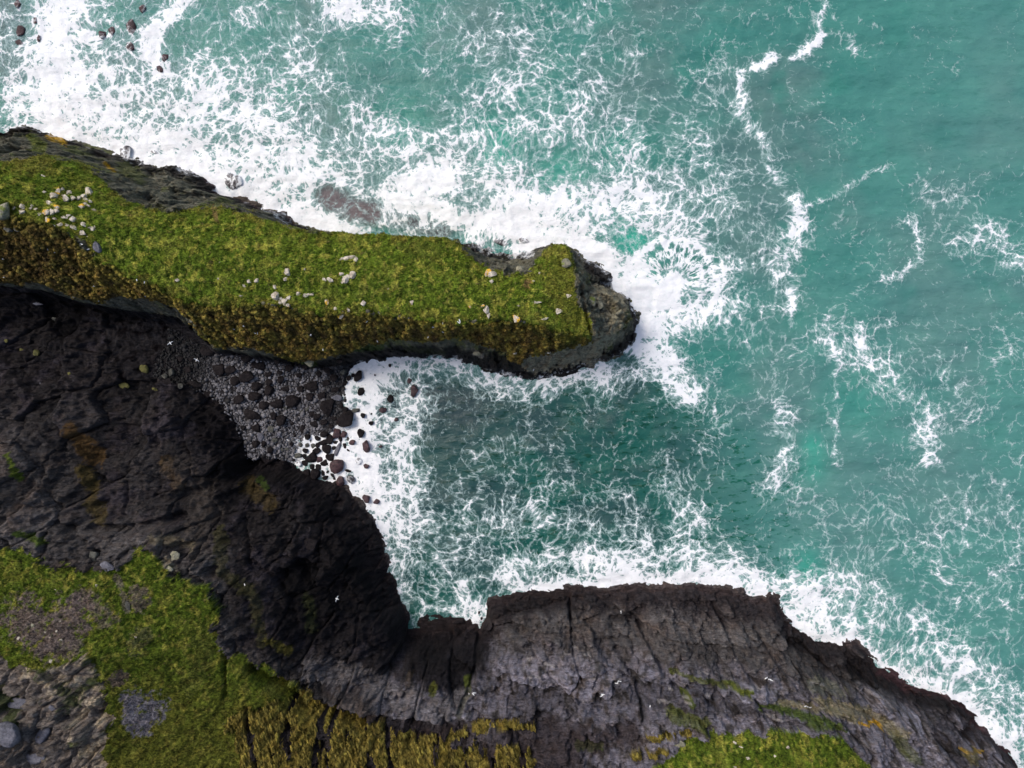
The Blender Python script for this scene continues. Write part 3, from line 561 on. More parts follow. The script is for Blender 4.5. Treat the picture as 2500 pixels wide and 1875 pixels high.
# ---- foam density, shared by sea and washed rock.  pixels of a 2212 wide view
Q = 2500 / 2212
FO = [([(120, 0), (120, 150), (190, 240), (330, 315), (470, 360), (560, 420)], 75, .84), ([(220, 60), (270, 170), (380, 250)], 100, .45), ([(40, 220), (20, 280), (90, 260)], 60, .5), ([(20, 60), (40, 160)], 60, .32),
 ([(395, 0), (345, 40), (325, 95), (345, 150)], 26, 1.0), ([(130, 10), (115, 90), (125, 230)], 34, 1.05), ([(450, 200), (560, 260), (640, 340), (700, 400)], 70, .62), ([(520, 330), (620, 400)], 60, .5), ([(850, 430), (900, 395), (960, 400)], 38, .85),
 ([(120, 290), (250, 325), (330, 340), (430, 375), (560, 425), (640, 470), (740, 490)], 34, .98), ([(780, 475), (860, 450), (960, 470), (1060, 495), (1180, 500), (1280, 545), (1370, 600)], 32, .98), ([(560, 130), (640, 170), (560, 60)], 110, .36),
 ([(720, 15), (860, 30)], 40, .75), ([(1100, 430), (1220, 440), (1320, 440), (1420, 470), (1500, 530), (1560, 590), (1550, 660), (1470, 685)], 55, .66), ([(1380, 600), (1400, 650), (1440, 640)], 60, 1.1), ([(1395, 690), (1420, 760), (1450, 820), (1480, 850)], 45, .72),
 ([(1200, 540), (1260, 545), (1330, 600), (1370, 660), (1385, 740)], 26, 1.05), ([(900, 330), (960, 360), (1000, 300)], 70, .42), ([(1150, 260), (1050, 300), (1120, 180), (1240, 200)], 90, .36), ([(1060, 200), (1150, 160)], 20, .35), ([(700, 320), (820, 300), (760, 400)], 90, .34),
 ([(1380, 330), (1500, 400), (1300, 370)], 110, .33), ([(1260, 500), (1100, 470)], 60, .45), ([(1780, 10), (1770, 60)], 14, .62), ([(1710, 125), (1770, 80)], 14, .92), ([(1640, 145), (1668, 122)], 15, 1.05), ([(1600, 165), (1605, 225)], 13, .62), ([(1590, 230), (1640, 290), (1665, 350), (1700, 410)], 13, .5),
 ([(1720, 435), (1735, 480), (1720, 500)], 18, .66), ([(1740, 490), (1690, 570), (1690, 640)], 26, .36), ([(1730, 450), (1830, 410), (1870, 385), (1920, 355)], 11, .5), ([(1970, 470), (1990, 550), (1955, 600), (1900, 600)], 11, .55), ([(1890, 60), (1860, 40)], 14, .3), ([(1830, 90), (1860, 110)], 18, .4),
 ([(2060, 540), (2110, 490)], 24, .42), ([(2150, 500), (2180, 560), (2212, 560)], 30, .5), ([(1980, 400), (2080, 420), (2160, 370)], 30, .22), ([(1700, 630), (1715, 690)], 13, .62), ([(1860, 710), (1870, 780)], 14, .72), ([(1780, 720), (1880, 800), (1960, 860), (2000, 930)], 46, .33), ([(1810, 780), (1810, 1000)], 13, .42),
 ([(1690, 880), (1700, 1000), (1660, 1060)], 24, .45), ([(2005, 900), (2010, 970)], 20, .42), ([(1995, 992), (2020, 1000)], 12, .75), ([(1900, 700), (1925, 680)], 12, .3), ([(2040, 780), (2100, 900)], 30, .3), ([(1570, 900), (1540, 960)], 40, .22), ([(1650, 560), (1600, 700), (1680, 800)], 60, .18),
 ([(800, 785), (790, 850), (780, 930), (770, 1000), (800, 1060), (830, 1120)], 52, .98), ([(900, 850), (880, 950), (890, 1050), (900, 1120)], 46, .52), ([(860, 1180), (880, 1290), (960, 1310)], 36, .32), ([(1000, 1270), (1030, 1330)], 26, .75), ([(1100, 1235), (1180, 1215), (1300, 1215), (1450, 1205), (1560, 1230), (1680, 1265), (1740, 1310)], 44, .68),
 ([(1120, 1270), (1300, 1255), (1500, 1250), (1650, 1275)], 20, .85), ([(1480, 1200), (1490, 1120), (1450, 1060)], 46, .42), ([(1760, 1350), (1850, 1405), (1960, 1460), (2080, 1530), (2160, 1600), (2230, 1680)], 40, .72), ([(1740, 1250), (1880, 1310), (2000, 1380), (2100, 1460), (2212, 1540)], 60, .5),
 ([(850, 785), (960, 785), (1060, 830), (1150, 850), (1290, 800)], 26, .48), ([(1300, 800), (1440, 800)], 40, .38), ([(1050, 1130), (1200, 1100), (1330, 1120)], 80, .26), ([(930, 1200), (1010, 1230)], 60, .22), ([(1900, 1150), (2100, 1200), (2200, 1150)], 110, .16), ([(2100, 1100), (2160, 1350)], 80, .16),
 ([(1480, 230), (1600, 420)], 90, .18), ([(900, 120), (1300, 60)], 80, .14), ([(760, 1100), (760, 1050)], 20, .9), ([(1040, 800), (1250, 900), (1100, 1000)], 120, .12), ([(700, 880), (720, 980), (690, 1000)], 18, .55), ([(660, 950), (690, 980), (735, 1030)], 42, .95)]
def foam_density(fx, fy):
    """photo pixels at sea level"""
    D = np.zeros(fx.shape, np.float32); wn_ = fbm(fx * .012, fy * .012, 3, 300) * 22; wm_ = fbm(fx * .012, fy * .012, 3, 310) * 22
    for pts, r, a in FO:
        pq = [(p_[0] * Q, p_[1] * Q) for p_ in pts]; rr = r * Q
        mnx = min(p_[0] for p_ in pq) - 3 * rr; mxx = max(p_[0] for p_ in pq) + 3 * rr; mny = min(p_[1] for p_ in pq) - 3 * rr; mxy = max(p_[1] for p_ in pq) + 3 * rr
        m = (fx > mnx) & (fx < mxx) & (fy > mny) & (fy < mxy)
        if not m.any(): continue
        dd = segdist(fx[m] + wn_[m], fy[m] + wm_[m], pq) / rr
        D[m] = 1 - (1 - np.minimum(D[m], 1.1) * .999) * (1 - np.minimum(a * np.exp(-(dd ** 2.0) * 1.0), 1.2))
    fr = np.hypot(fx - 1645, fy - 693); fs = sstep(-20, 20, (fx - 1645) * .75 - (fy - 693) * .66 + 12)
    fm = sstep(22, 34, fr) * sstep(100, 88, fr) * fs; D = D * (1 - fm) + .46 * fm; rim = np.exp(-((fr - 108) / 14) ** 2) * fs; D = np.maximum(D, rim * .95); D = np.maximum(D, np.exp(-(fr / 34) ** 4) * 1.15)
    quiet = sstep(1850, 2150, fx) * sstep(620, 350, fy)
    base = .15 - .12 * quiet
    base = base + .06 * sstep(1300, 900, fy) * sstep(1800, 1200, fx)
    base = base - .10 * np.exp(-((fx - 1330) / 260) ** 2 - ((fy - 1040) / 110) ** 2)
    D = base + D * (1 - base * .8) * (.94 + .45 * fbm(fx * .028, fy * .028, 4, 325, .6)) + fbm(fx * .006, fy * .006, 3, 320) * .12 + fbm(fx * .022, fy * .022, 3, 330) * .10
    return D
fD = foam_density(u.astype(np.float32), v.astype(np.float32))
wash = np.zeros_like(x)
wash = np.maximum(wash, sstep(1.3, .3, z + n2 * .9) * .42 * land * ~BEACH * HEAD)
for pts, r, a in [([(560, 430), (590, 450)], 26, .72), ([(300, 372), (320, 385)], 16, .6), ([(1150, 600), (1260, 615), (1310, 630)], 20, .55), ([(690, 540), (640, 520)], 14, .5), ([(480, 430), (430, 412)], 12, .5)]:
    wash = np.maximum(wash, a * np.exp(-(segdist(u, v, pts) / r) ** 2) * (z < 6))
sf = inside(u, v, [(700, 1065), (800, 1055), (862, 1005), (900, 900), (900, 1200), (740, 1160), (690, 1120)]) | inside(u, v, [(705, 1118), (745, 1120), (800, 1170), (740, 1160)])
wash = np.where(BEACH & sf, .95, wash)
wash = np.minimum(wash, np.maximum(fD, .0) + .35)

# ---- split in objects
NX = shp[1]; lut = np.full(shp[0] * NX, -1, np.int64); lut[idx] = np.arange(len(idx))
J, I = np.mgrid[0:shp[0] - 1, 0:NX - 1]; a0 = (J * NX + I).ravel()
quad = np.stack([lut[a0], lut[a0 + 1], lut[a0 + NX + 1], lut[a0 + NX]], 1); quad = quad[(quad >= 0).all(1)]
quad = quad[z[quad].max(1) > -2.2]
VV = np.stack([x, y, z], 1)
cls = np.where(BEACH, 5, np.where(HEAD, 0, 1)); cls = np.where(isg & ~BEACH, np.where(HEAD, 2, 3), cls); cls = np.where(ism & ~BEACH, np.where(HEAD, 4, 6), cls)
fcls = cls[quad[:, 0]]
def part_mesh(name, k, mat, **tags):
    q_ = quad[fcls == k]; us, inv = np.unique(q_, return_inverse=True); inv = inv.reshape(q_.shape)
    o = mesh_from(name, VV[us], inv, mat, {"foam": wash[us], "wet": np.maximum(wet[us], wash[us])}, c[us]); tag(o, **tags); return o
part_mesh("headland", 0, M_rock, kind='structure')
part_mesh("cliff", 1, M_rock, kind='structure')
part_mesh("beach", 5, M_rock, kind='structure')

# ray from the camera to the land through a photo pixel
TZ = np.full(shp[0] * NX, -3.0, np.float32); TZ[idx] = z; TZ = TZ.reshape(shp)
def ground(gx_, gy_): return float(bil(TZ, np.array([gx_]), np.array([gy_]), tx[0], ty[0], TS)[0])
def hit(px, py):
    zz = np.arange(45, -.2, -.1); kx = (px - 1250) / F * (H - zz); ky = -(py - 937.5) / F * (H - zz)
    hh = bil(TZ, kx, ky, tx[0], ty[0], TS); m = np.nonzero(hh >= zz)[0]
    if len(m) == 0: return (*P(px, py, 0), 0.0)
    i = m[0]; return float(kx[i]), float(ky[i]), float(zz[i])

# turf blades grown on the grass, as part of the same grass mass
def turf(name, k, mat, nb, hgt, wid, lab, cat):
    q_ = quad[fcls == k]; us, inv = np.unique(q_, return_inverse=True); inv = inv.reshape(q_.shape)
    vs = VV[us]; cs = c[us]; tris = np.concatenate([inv[:, [0, 1, 2]], inv[:, [0, 2, 3]]])
    pu, pv = PX(vs[:, 0], vs[:, 1], vs[:, 2]); vis = (pu > -150) & (pu < 2650) & (pv > -100) & (pv < 1990)
    cand = np.nonzero(vis)[0]; ch = rng.choice(cand, min(nb, len(cand) * 2)); base = vs[ch] + np.stack([rng.uniform(-.1, .1, len(ch)), rng.uniform(-.1, .1, len(ch)), np.zeros(len(ch))], 1)
    bc_ = cs[ch] * rng.uniform(.7, 1.55, (len(ch), 1))
    ang = rng.normal(.9, .8, len(ch)) if k in (2, 3) else rng.uniform(0, 6.28, len(ch))
    L = rng.uniform(.5, 1.0, len(ch)) * hgt; dx = np.cos(ang); dy = np.sin(ang); w = wid * rng.uniform(.5, 1, len(ch))
    lean = rng.uniform(.3, 1.0, len(ch)) * L
    A = base + np.stack([-dy * w, dx * w, 0 * w - .03], 1); B = base + np.stack([dy * w, -dx * w, 0 * w - .03], 1)
    M1 = base + np.stack([dx * lean * .5 - dy * w * .7, dy * lean * .5 + dx * w * .7, L * .7], 1); M2 = base + np.stack([dx * lean * .5 + dy * w * .7, dy * lean * .5 - dx * w * .7, L * .7], 1)
    T = base + np.stack([dx * lean, dy * lean, L * .8], 1)
    n0 = len(vs); n = len(ch); ids = n0 + np.arange(n) * 5
    bv = np.stack([A, B, M1, M2, T], 1).reshape(-1, 3); bcol = np.repeat(bc_, 5, 0)
    bt = np.concatenate([np.stack([ids, ids + 1, ids + 3], 1), np.stack([ids, ids + 3, ids + 2], 1), np.stack([ids + 2, ids + 3, ids + 4], 1)])
    if k in (4, 6):
        bm = bmesh.new(); bmesh.ops.create_icosphere(bm, subdivisions=2, radius=1); hv = np.array([q2.co[:] for q2 in bm.verts]); hf_ = np.array([[w2.index for w2 in q2.verts] for q2 in bm.faces]); bm.free()
        nc = 5200 if k == 4 else 3200; cc = rng.choice(cand, min(nc, len(cand))); nc = len(cc); r_ = rng.uniform(.12, .46, nc) ** 1.0 if k == 4 else rng.uniform(.08, .24, nc)
        hb_ = hv[None] * (1 + rng.uniform(-.16, .16, (nc, len(hv), 1))) * np.stack([r_, r_ * rng.uniform(.7, 1, nc) * (1 if k == 4 else 3.2), r_ * .8], 1)[:, None]; hb_[:, :, 0] += -hb_[:, :, 1] * (.28 if k == 6 else 0)
        hb_ = hb_ + vs[cc][:, None]; hc_ = np.repeat(cs[cc] * rng.uniform(.75, 1.45, (nc, 1)), len(hv), 0)
        hi_ = (hf_[None] + (n0 + len(bv) + np.arange(nc) * len(hv))[:, None, None]).reshape(-1, 3)
        bv = np.concatenate([bv, hb_.reshape(-1, 3)]); bcol = np.concatenate([bcol, hc_]); bt = np.concatenate([bt, hi_])
    V_ = np.concatenate([vs, bv]); C_ = np.concatenate([cs, bcol]); Tt = np.concatenate([tris, bt])
    o = mesh_from(name, V_, Tt, mat, None, C_); tag(o, lab, cat, None, 'stuff'); return o
turf("grass", 2, M_grass, 70000, .34, .10, "bright green clumpy grass covering the top of the narrow headland", "grass")
turf("grass", 3, M_grass, 70000, .30, .10, "darker green grass on the mainland clifftop at the bottom", "grass")
turf("moss", 4, M_moss, 45000, .26, .16, "brown and olive cushions of moss on the south slope of the headland", "moss")
turf("moss", 6, M_moss, 45000, .24, .14, "yellow brown moss in streaks down the mainland slope", "moss")

# ------------------------------------------------------------------ sea
SS = 0.42
sx = np.arange(-145, 145.1, SS); sy = np.arange(-110, 110.1, SS); XX, YY = np.meshgrid(sx, sy); nx, ny = len(sx), len(sy)
xs = XX.ravel(); ys = YY.ravel(); su, sv = PX(xs, ys, 0)
Df = foam_density(su.astype(np.float32), sv.astype(np.float32))
sdw = bil(sdf(xx, yy, LANDW).astype(np.float32), xs, ys)      # positive on land
Df = Df + .20 * np.exp(-((sdw + .4) / 1.1) ** 2)
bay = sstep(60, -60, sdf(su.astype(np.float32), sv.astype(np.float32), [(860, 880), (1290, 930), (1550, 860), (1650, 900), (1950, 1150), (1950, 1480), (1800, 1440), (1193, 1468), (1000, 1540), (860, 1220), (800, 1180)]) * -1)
sn = fbm(xs * .03, ys * .03, 4, 400); sn2 = fbm(xs * .09, ys * .09, 4, 410)
sc = np.array([.058, .225, .190], np.float32) + np.zeros((len(xs), 3), np.float32)
sc = mixc(sc, np.array([.095, .200, .185], np.float32), sstep(-.2, .3, sn)); sc = mixc(sc, np.array([.030, .205, .160], np.float32), sstep(.05, .45, sn2) * .6)
sc = mixc(sc, np.array([.110, .275, .245], np.float32), sstep(1900, 2600, su + .4 * sv) * .45)
bayc = np.array([.012, .098, .078], np.float32) + 0 * sc; bayc = mixc(bayc, np.array([.026, .078, .076], np.float32), sstep(-.2, .3, sn2)); bayc = mixc(bayc, np.array([.030, .052, .060], np.float32), sstep(1500, 950, su + (sv - 1000) * .8))  # bay tone: deep water, with headland shade painted in, strongest at left
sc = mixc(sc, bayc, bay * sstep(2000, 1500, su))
def blob(cx, cy, r): return np.exp(-((su - cx * Q) ** 2 + (sv - cy * Q) ** 2) / (r * Q) ** 2)
for cx, cy, r, am in [(1075, 325, 50, .7), (1200, 370, 70, .35), (1365, 520, 40, .9), (1390, 590, 25, .9), (1755, 960, 26, .55), (1760, 1010, 30, .45), (1745, 1220, 30, .5), (600, 200, 60, .3), (860, 300, 60, .3), (1320, 330, 60, .25), (1180, 520, 20, .4), (450, 220, 50, .3), (1850, 870, 50, .2)]:
    sc = mixc(sc, np.array([.030, .39, .27], np.float32), blob(cx, cy, r) * am)
for cx, cy, r, am in [(880, 1000, 60, .3), (1720, 180, 0.1, 0)]: sc = mixc(sc, np.array([.02, .16, .11], np.float32), blob(cx, cy, r) * am)
red = np.exp(-(segdist(su, sv, [(800, 480), (850, 510), (910, 520)]) / 34) ** 4); Df = Df * (1 - .97 * red) + .30 * red; sc = mixc(sc, np.array([.13, .075, .085], np.float32), red * .85)
red2 = np.exp(-(segdist(su, sv, [(960, 530), (1020, 545), (1080, 560)]) / 26) ** 4); Df = Df * (1 - .7 * red2) + .28 * red2; sc = mixc(sc, np.array([.11, .075, .09], np.float32), red2 * .8)
lft = np.exp(-(segdist(su, sv, [(10, 20), (30, 150)]) / 60) ** 4); sc = mixc(sc, np.array([.07, .12, .13], np.float32), lft * .8)
chop = bay * 1.0 + .22
fade = sstep(0, 15, np.minimum.reduce([xs + 145, 145 - xs, ys + 110, 110 - ys]))
def swell(a, b): return fbm(a * .05 + b * .02, b * .16, 4, 420)
zs = (swell(xs, ys) * .85 + fbm(xs * .35, ys * .45, 3, 430) * .16 + np.clip(Df, 0, 1.1) * (.10 + .22 * fbm(xs * .6, ys * .6, 3, 440) + .25 * fbm(xs * .22, ys * .22, 2, 441))) * fade
zs = zs - .28 * np.exp(-((sdw) / 3.0) ** 2) * fade
zs = np.minimum(zs, .35)
a0 = (np.mgrid[0:ny - 1, 0:nx - 1][0] * nx + np.mgrid[0:ny - 1, 0:nx - 1][1]).ravel(); qd = np.stack([a0, a0 + 1, a0 + nx + 1, a0 + nx], 1)
land_q = (sdw[qd].min(1) > 2.2) & (bil(TZ, xs, ys, tx[0], ty[0], TS)[qd].min(1) > 1.0); qd = qd[~land_q]
R_ = 6000.0; n0 = len(xs); cor = [(0), (nx - 1), (nx * ny - 1), (nx * (ny - 1))]
far = np.array([[-R_, -R_, 0], [R_, -R_, 0], [R_, R_, 0], [-R_, R_, 0]])
SV = np.concatenate([np.stack([xs, ys, zs], 1), far])
e_ = np.array([[n0, n0 + 1, cor[1], cor[0]], [n0 + 1, n0 + 2, cor[2], cor[1]], [n0 + 2, n0 + 3, cor[3], cor[2]], [n0 + 3, n0, cor[0], cor[3]]])
zs_edge = fade <= 0; SV[:n0][zs_edge, 2] = 0
SC = np.concatenate([sc, np.tile(np.array([[.07, .25, .23]], np.float32), (4, 1))])
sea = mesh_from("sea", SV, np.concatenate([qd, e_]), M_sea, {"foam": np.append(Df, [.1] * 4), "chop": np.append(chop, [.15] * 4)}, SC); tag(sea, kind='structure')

# ------------------------------------------------------------------ rocks
def rock_mesh(name, seed, mat, cuts=9, sub=3, rough=.05, lo=.62, hi=.86):
    r = random.Random(seed); bm = bmesh.new(); bmesh.ops.create_icosphere(bm, subdivisions=sub, radius=1)
    pl = []
    for i in range(cuts):
        a = r.uniform(0, 6.28) + i * 2.4; e = r.uniform(-.3, 1.0); pl.append((Vector((math.cos(a) * math.cos(e), math.sin(a) * math.cos(e), math.sin(e))), r.uniform(lo, hi)))
    pl.append((Vector((r.uniform(-.3, .3), r.uniform(-.3, .3), 1)).normalized(), r.uniform(.5, .75)))
    o1 = Vector((r.uniform(0, 50), r.uniform(0, 50), r.uniform(0, 50)))
    from mathutils import noise as mn
    for v_ in bm.verts:
        for n_, d_ in pl:
            k = v_.co.dot(n_)
            if k > d_: v_.co -= n_ * (k - d_) * .93
        v_.co *= 1 + mn.fractal(v_.co * 1.7 + o1, .7, 2.1, 3) * rough * 2.2
    mx = max(abs(v_.co.x) for v_ in bm.verts); my = max(abs(v_.co.y) for v_ in bm.verts)
    for v_ in bm.verts: v_.co.x /= mx; v_.co.y /= my
    me = bpy.data.meshes.new(name); bm.to_mesh(me); bm.free(); me.materials.append(mat)
    for p_ in me.polygons: p_.use_smooth = lo > .55
    return me
PROTO = {}
def rock(name, px, py, rx, ry, ang, mat, where='land', hf=.7, sink=.35, label=None, cat=None, group=None, flat=False):
    key = (mat.name, flat, rnd.randrange(7))
    if key not in PROTO: PROTO[key] = rock_mesh(name, (key[2] * 31 + len(PROTO)) , mat, 7 if flat else 10, 3, .015 if flat else .05, .42 if flat else .56, .72 if flat else .80)
    if flat: rx, ry = rx * 1.22, ry * 1.22
    o = bpy.data.objects.new(name, PROTO[key]); COL.objects.link(o)
    if where == 'sea':
        X_, Y_ = P(px, py, .3); Z_ = 0.0
    elif where == 'beach':
        X_, Y_ = P(px, py, 1.5); Z_ = max(ground(X_, Y_), -.3)
        X_, Y_ = P(px, py, Z_ + .6)
    else:
        X_, Y_, Z_ = hit(px, py)
    k = (H - Z_) / F; rx_, ry_ = rx * k, ry * k; hz = hf * min(rx_, ry_) * (1 if max(rx_, ry_) < 2.5 else .9)
    o.scale = (rx_, ry_, hz); o.location = (X_, Y_, Z_ + hz * (1 - 2 * sink) * .8 if where != 'sea' else hz * (.75 - 2 * sink * .7))
    o.rotation_euler = (rnd.uniform(-.12, .12), rnd.uniform(-.12, .12), math.radians(-ang))
    tag(o, label, cat, group); o["px"] = px; return o
def cluster(objs, fmt, group, cat):
    objs.sort(key=lambda o: o["px"])
    for i, o in enumerate(objs): tag(o, fmt.format(n=ordinal(i + 1)), cat, group)
    for o in objs: del o["px"]
# -- beach boulders.  pixels of a 4.74 times enlargement whose corner is (550, 850)
B6 = lambda a, b: (550 + a / 4.74, 850 + b / 4.74)
dry = [(600, 135, 50, 55), (745, 225, 55, 45), (925, 220, 45, 35), (850, 310, 42, 38), (620, 285, 40, 30), (640, 360, 45, 52), (495, 300, 48, 40), (510, 395, 55, 40), (685, 475, 50, 35), (510, 490, 60, 68), (990, 450, 80, 68), (980, 560, 60, 55),
       (860, 475, 38, 45), (345, 560, 90, 58), (440, 660, 70, 58), (590, 650, 75, 62), (790, 615, 98, 80), (160, 590, 70, 60), (300, 770, 112, 62, 28), (650, 830, 74, 72), (555, 780, 48, 55), (345, 930, 48, 55), (888, 940, 34, 58, 15), (345, 1110, 50, 48),
       (435, 1110, 33, 42), (515, 1180, 40, 42), (760, 1110, 32, 32), (770, 870, 22, 24), (800, 1010, 22, 26), (200, 920, 40, 34), (380, 200, 80, 60), (250, 330, 90, 70), (120, 380, 70, 60), (350, 440, 70, 60), (60, 250, 70, 50), (240, 110, 80, 60)]
cl = [rock("boulder", *B6(q_[0], q_[1]), q_[2] / 4.74, q_[3] / 4.74, q_[4] if len(q_) > 4 else 0, M_dark, 'beach', .8, .3) for q_ in dry]
cluster(cl, "near black boulder on the grey cobbles of the beach, {n} from the left there", "dark boulders on the dry shingle", "boulder")
gry = [(525, 935, 55, 45), (400, 1030, 42, 60), (560, 1065, 36, 30), (480, 1090, 25, 35), (605, 1000, 32, 30), (640, 1180, 26, 24), (700, 1170, 30, 26), (780, 1170, 28, 26), (430, 760, 34, 28), (870, 730, 30, 32), (680, 690, 26, 24), (940, 700, 26, 30)]
cl = [rock("rounded_stone", *B6(*q_[:2]), q_[2] / 4.74, q_[3] / 4.74, 0, M_grey if i in (1, 3, 4) else M_mid, 'beach', .6, .35) for i, q_ in enumerate(gry)]
cluster(cl, "rounded grey stone larger than the beach cobbles around it, {n} from the left", "large grey stones on the shingle", "stone")
wetb = [(1170, 680, 75, 110, 15), (1250, 345, 50, 50), (1170, 400, 45, 40), (1380, 400, 38, 38), (1430, 345, 30, 35), (1450, 200, 30, 30), (1475, 310, 25, 30), (1190, 250, 60, 50), (1270, 480, 55, 42), (1385, 710, 45, 42), (1340, 660, 30, 38),
        (1400, 830, 92, 108, 30), (1140, 855, 45, 38), (1215, 910, 32, 35), (1240, 810, 50, 30), (1060, 790, 50, 50), (1020, 880, 45, 40), (1000, 760, 35, 40), (1110, 560, 45, 55), (1330, 150, 40, 30), (1080, 300, 40, 40)]
cl = [rock("boulder", *B6(*q_[:2]), q_[2] / 4.74, q_[3] / 4.74, q_[4] if len(q_) > 4 else 0, M_dark, 'beach', .7, .25) for q_ in wetb]
cluster(cl, "wet black boulder between the cobbles and the white surf, {n} from the left there", "wet boulders at the top of the surf", "boulder")
packed = [(1365, 1000, 35, 40), (1285, 990, 48, 58), (1330, 1055, 25, 28), (1150, 1000, 52, 34), (1215, 1050, 42, 55), (1130, 1095, 50, 35), (1060, 1045, 36, 28), (955, 1025, 35, 35), (1070, 1125, 28, 28), (1170, 1170, 52, 60), (1060, 1190, 50, 38), (1255, 1155, 30, 25),
          (1380, 1130, 25, 35), (1270, 1095, 25, 25), (1465, 1090, 32, 32), (1410, 1180, 35, 18), (920, 1190, 32, 30), (915, 1250, 30, 32), (1000, 1275, 60, 60), (1090, 1285, 38, 42), (1210, 1265, 45, 50), (1145, 1335, 38, 40), (1290, 1350, 78, 92), (920, 1330, 33, 42),
          (1005, 1370, 35, 35), (1085, 1375, 38, 40), (780, 1300, 18, 18), (945, 1435, 50, 42), (1055, 1455, 60, 60), (1135, 1440, 25, 38), (1190, 1415, 25, 40), (1195, 1360, 20, 20), (1155, 1500, 38, 25), (1235, 1475, 18, 30), (1255, 1515, 12, 18)]
cl = [rock("boulder", *B6(*q_[:2]), q_[2] / 4.2, q_[3] / 4.2, rnd.uniform(-25, 25), M_red if i in (0, 1, 14, 22, 19) else M_dark, 'beach', .9, .15) for i, q_ in enumerate(packed)]
cluster(cl, "dark boulder in the pack standing in white foam below the cobbles, {n} from the left", "boulders packed in the foam at the beach corner", "boulder")
gp = [(980, 1075, 25, 25), (935, 1125, 40, 35), (1010, 1130, 33, 42), (825, 1245, 60, 33), (1360, 265, 48, 48), (1450, 550, 22, 25), (1500, 720, 52, 28), (1415, 1050, 20, 30), (860, 1120, 30, 30), (1170, 400, 30, 30)]
cl = [rock("rounded_stone", *B6(*q_[:2]), q_[2] / 4.74, q_[3] / 4.74, 0, M_mid, 'beach', .6, .25) for q_ in gp]
cluster(cl, "smooth grey stone among the dark boulders at the surf edge, {n} from the left", "grey stones at the surf edge", "stone")
o = rock("rock_slab", *B6(1300, 1175), 33 / 4.74, 100 / 4.74, 20, M_grey, 'beach', .9, .0, "long blue grey slab lying among the dark boulders by the foam", "rock"); del o["px"]
o = rock("rock_slab", *B6(1290, 570), 70 / 4.74, 42 / 4.74, 0, M_grey, 'beach', .6, .1, "flat pale grey slab beside the wet black boulders at the surf", "rock"); del o["px"]
B3 = lambda a, b: (400 + a / 2.765, 800 + b / 2.765)
surf = [B6(1545, 325) + (10, 15), B6(1580, 505) + (10, 11), B6(1820, 712) + (10, 8), B6(1890, 590) + (5, 7), B6(1590, 780) + (6.5, 7), B6(1690, 760) + (2.5, 3), B6(1685, 868) + (7, 5.5), B6(1565, 985) + (10, 12), B6(1630, 1135) + (10, 15.5), B6(1795, 1138) + (4.5, 4.5),
        B6(1635, 1368) + (8, 6.5), B6(1415, 1420) + (9, 4), B6(1730, 310) + (2.5, 3), B6(1330, 1540) + (11.5, 13), B3(1690, 430) + (10, 17), B3(1660, 360) + (6, 8), B3(1568, 620) + (6, 5), B3(1370, 1155) + (10, 12), B3(1435, 1175) + (8, 7), B3(1525, 255) + (4, 5), B3(1535, 480) + (8, 11)]
cl = [rock("boulder", a, b_, rx, ry, rnd.uniform(-20, 20), M_red if i in (2, 8, 9, 10, 13, 14, 15, 16, 17, 18) else M_dark, 'sea', .8, .15) for i, (a, b_, rx, ry) in enumerate(surf)]
cluster(cl, "lone dark boulder breaking through the white surf off the beach, {n} from the left", "boulders standing alone in the beach surf", "boulder")
wsh = [B6(1450, 1520) + (11, 11.5), B6(1545, 1305) + (8.5, 9.5), B6(845, 1335) + (8.5, 8.5)]
cl = [rock("boulder", a, b_, rx, ry, 0, M_wash, 'sea', .6, .2) for a, b_, rx, ry in wsh]
cluster(cl, "boulder streaked white by foam running over it near the beach, {n} from the left", "foam covered boulders by the beach", "boulder")
A2 = lambda a, b: (a / 2.212, b / 2.212)
nwr = [(105, 165, 24, 32), (103, 230, 24, 18), (92, 20, 22, 26), (553, 187, 24, 24), (603, 165, 22, 26), (710, 145, 32, 42), (765, 45, 18, 25), (700, 250, 30, 30), (585, 295, 10, 8), (890, 310, 20, 25), (860, 370, 25, 18), (205, 205, 10, 20), (185, 110, 10, 20)]
cl = [rock("boulder", *A2(*q_[:2]), q_[2] / 2.212, q_[3] / 2.212, 15, M_redw, 'sea', .5, .32) for q_ in nwr]
cluster(cl, "maroon rock showing through the foam at the upper left, {n} from the left", "rocks in the surf at the upper left", "rock")
nsh = [(575, 443, 30, 22, 20, M_wash, "foam streaked rock shelf off the dark north foot of the headland"), (307, 374, 17, 20, 30, M_wash, "small washed rock against the headland beside the white surf"), (375, 370, 8, 5, 0, M_wash, "tiny dark rock in the surf north of the headland"),
       (1440 / 2.765 + 700, 590, 22, 9, 10, M_wash, "low dark rock awash between headland tip and the breakers"), (1600 / 2.765 + 700, 587, 13, 8, 0, M_wash, "outer wet rock awash north of the headland tip")]
for a, b_, rx, ry, an, m_, lb in nsh: o = rock("rock", a, b_, rx, ry, an, m_, 'sea', .5, .2, lb, "rock"); del o["px"]
# two black rocks in the narrow notch
for a, b_, rx, ry, lb in [(1298, 612, 8, 14, "upper of two small black rocks in the foamy notch of the cliff"), (1315, 650, 10, 12, "lower of two small black rocks in the foamy notch of the cliff")]:
    o = rock("rock", 700 + a / 2.765, 1275 + b_ / 2.765, rx / 2.765, ry / 2.765, 0, M_dark, 'sea', .9, .1, lb, "rock"); del o["px"]
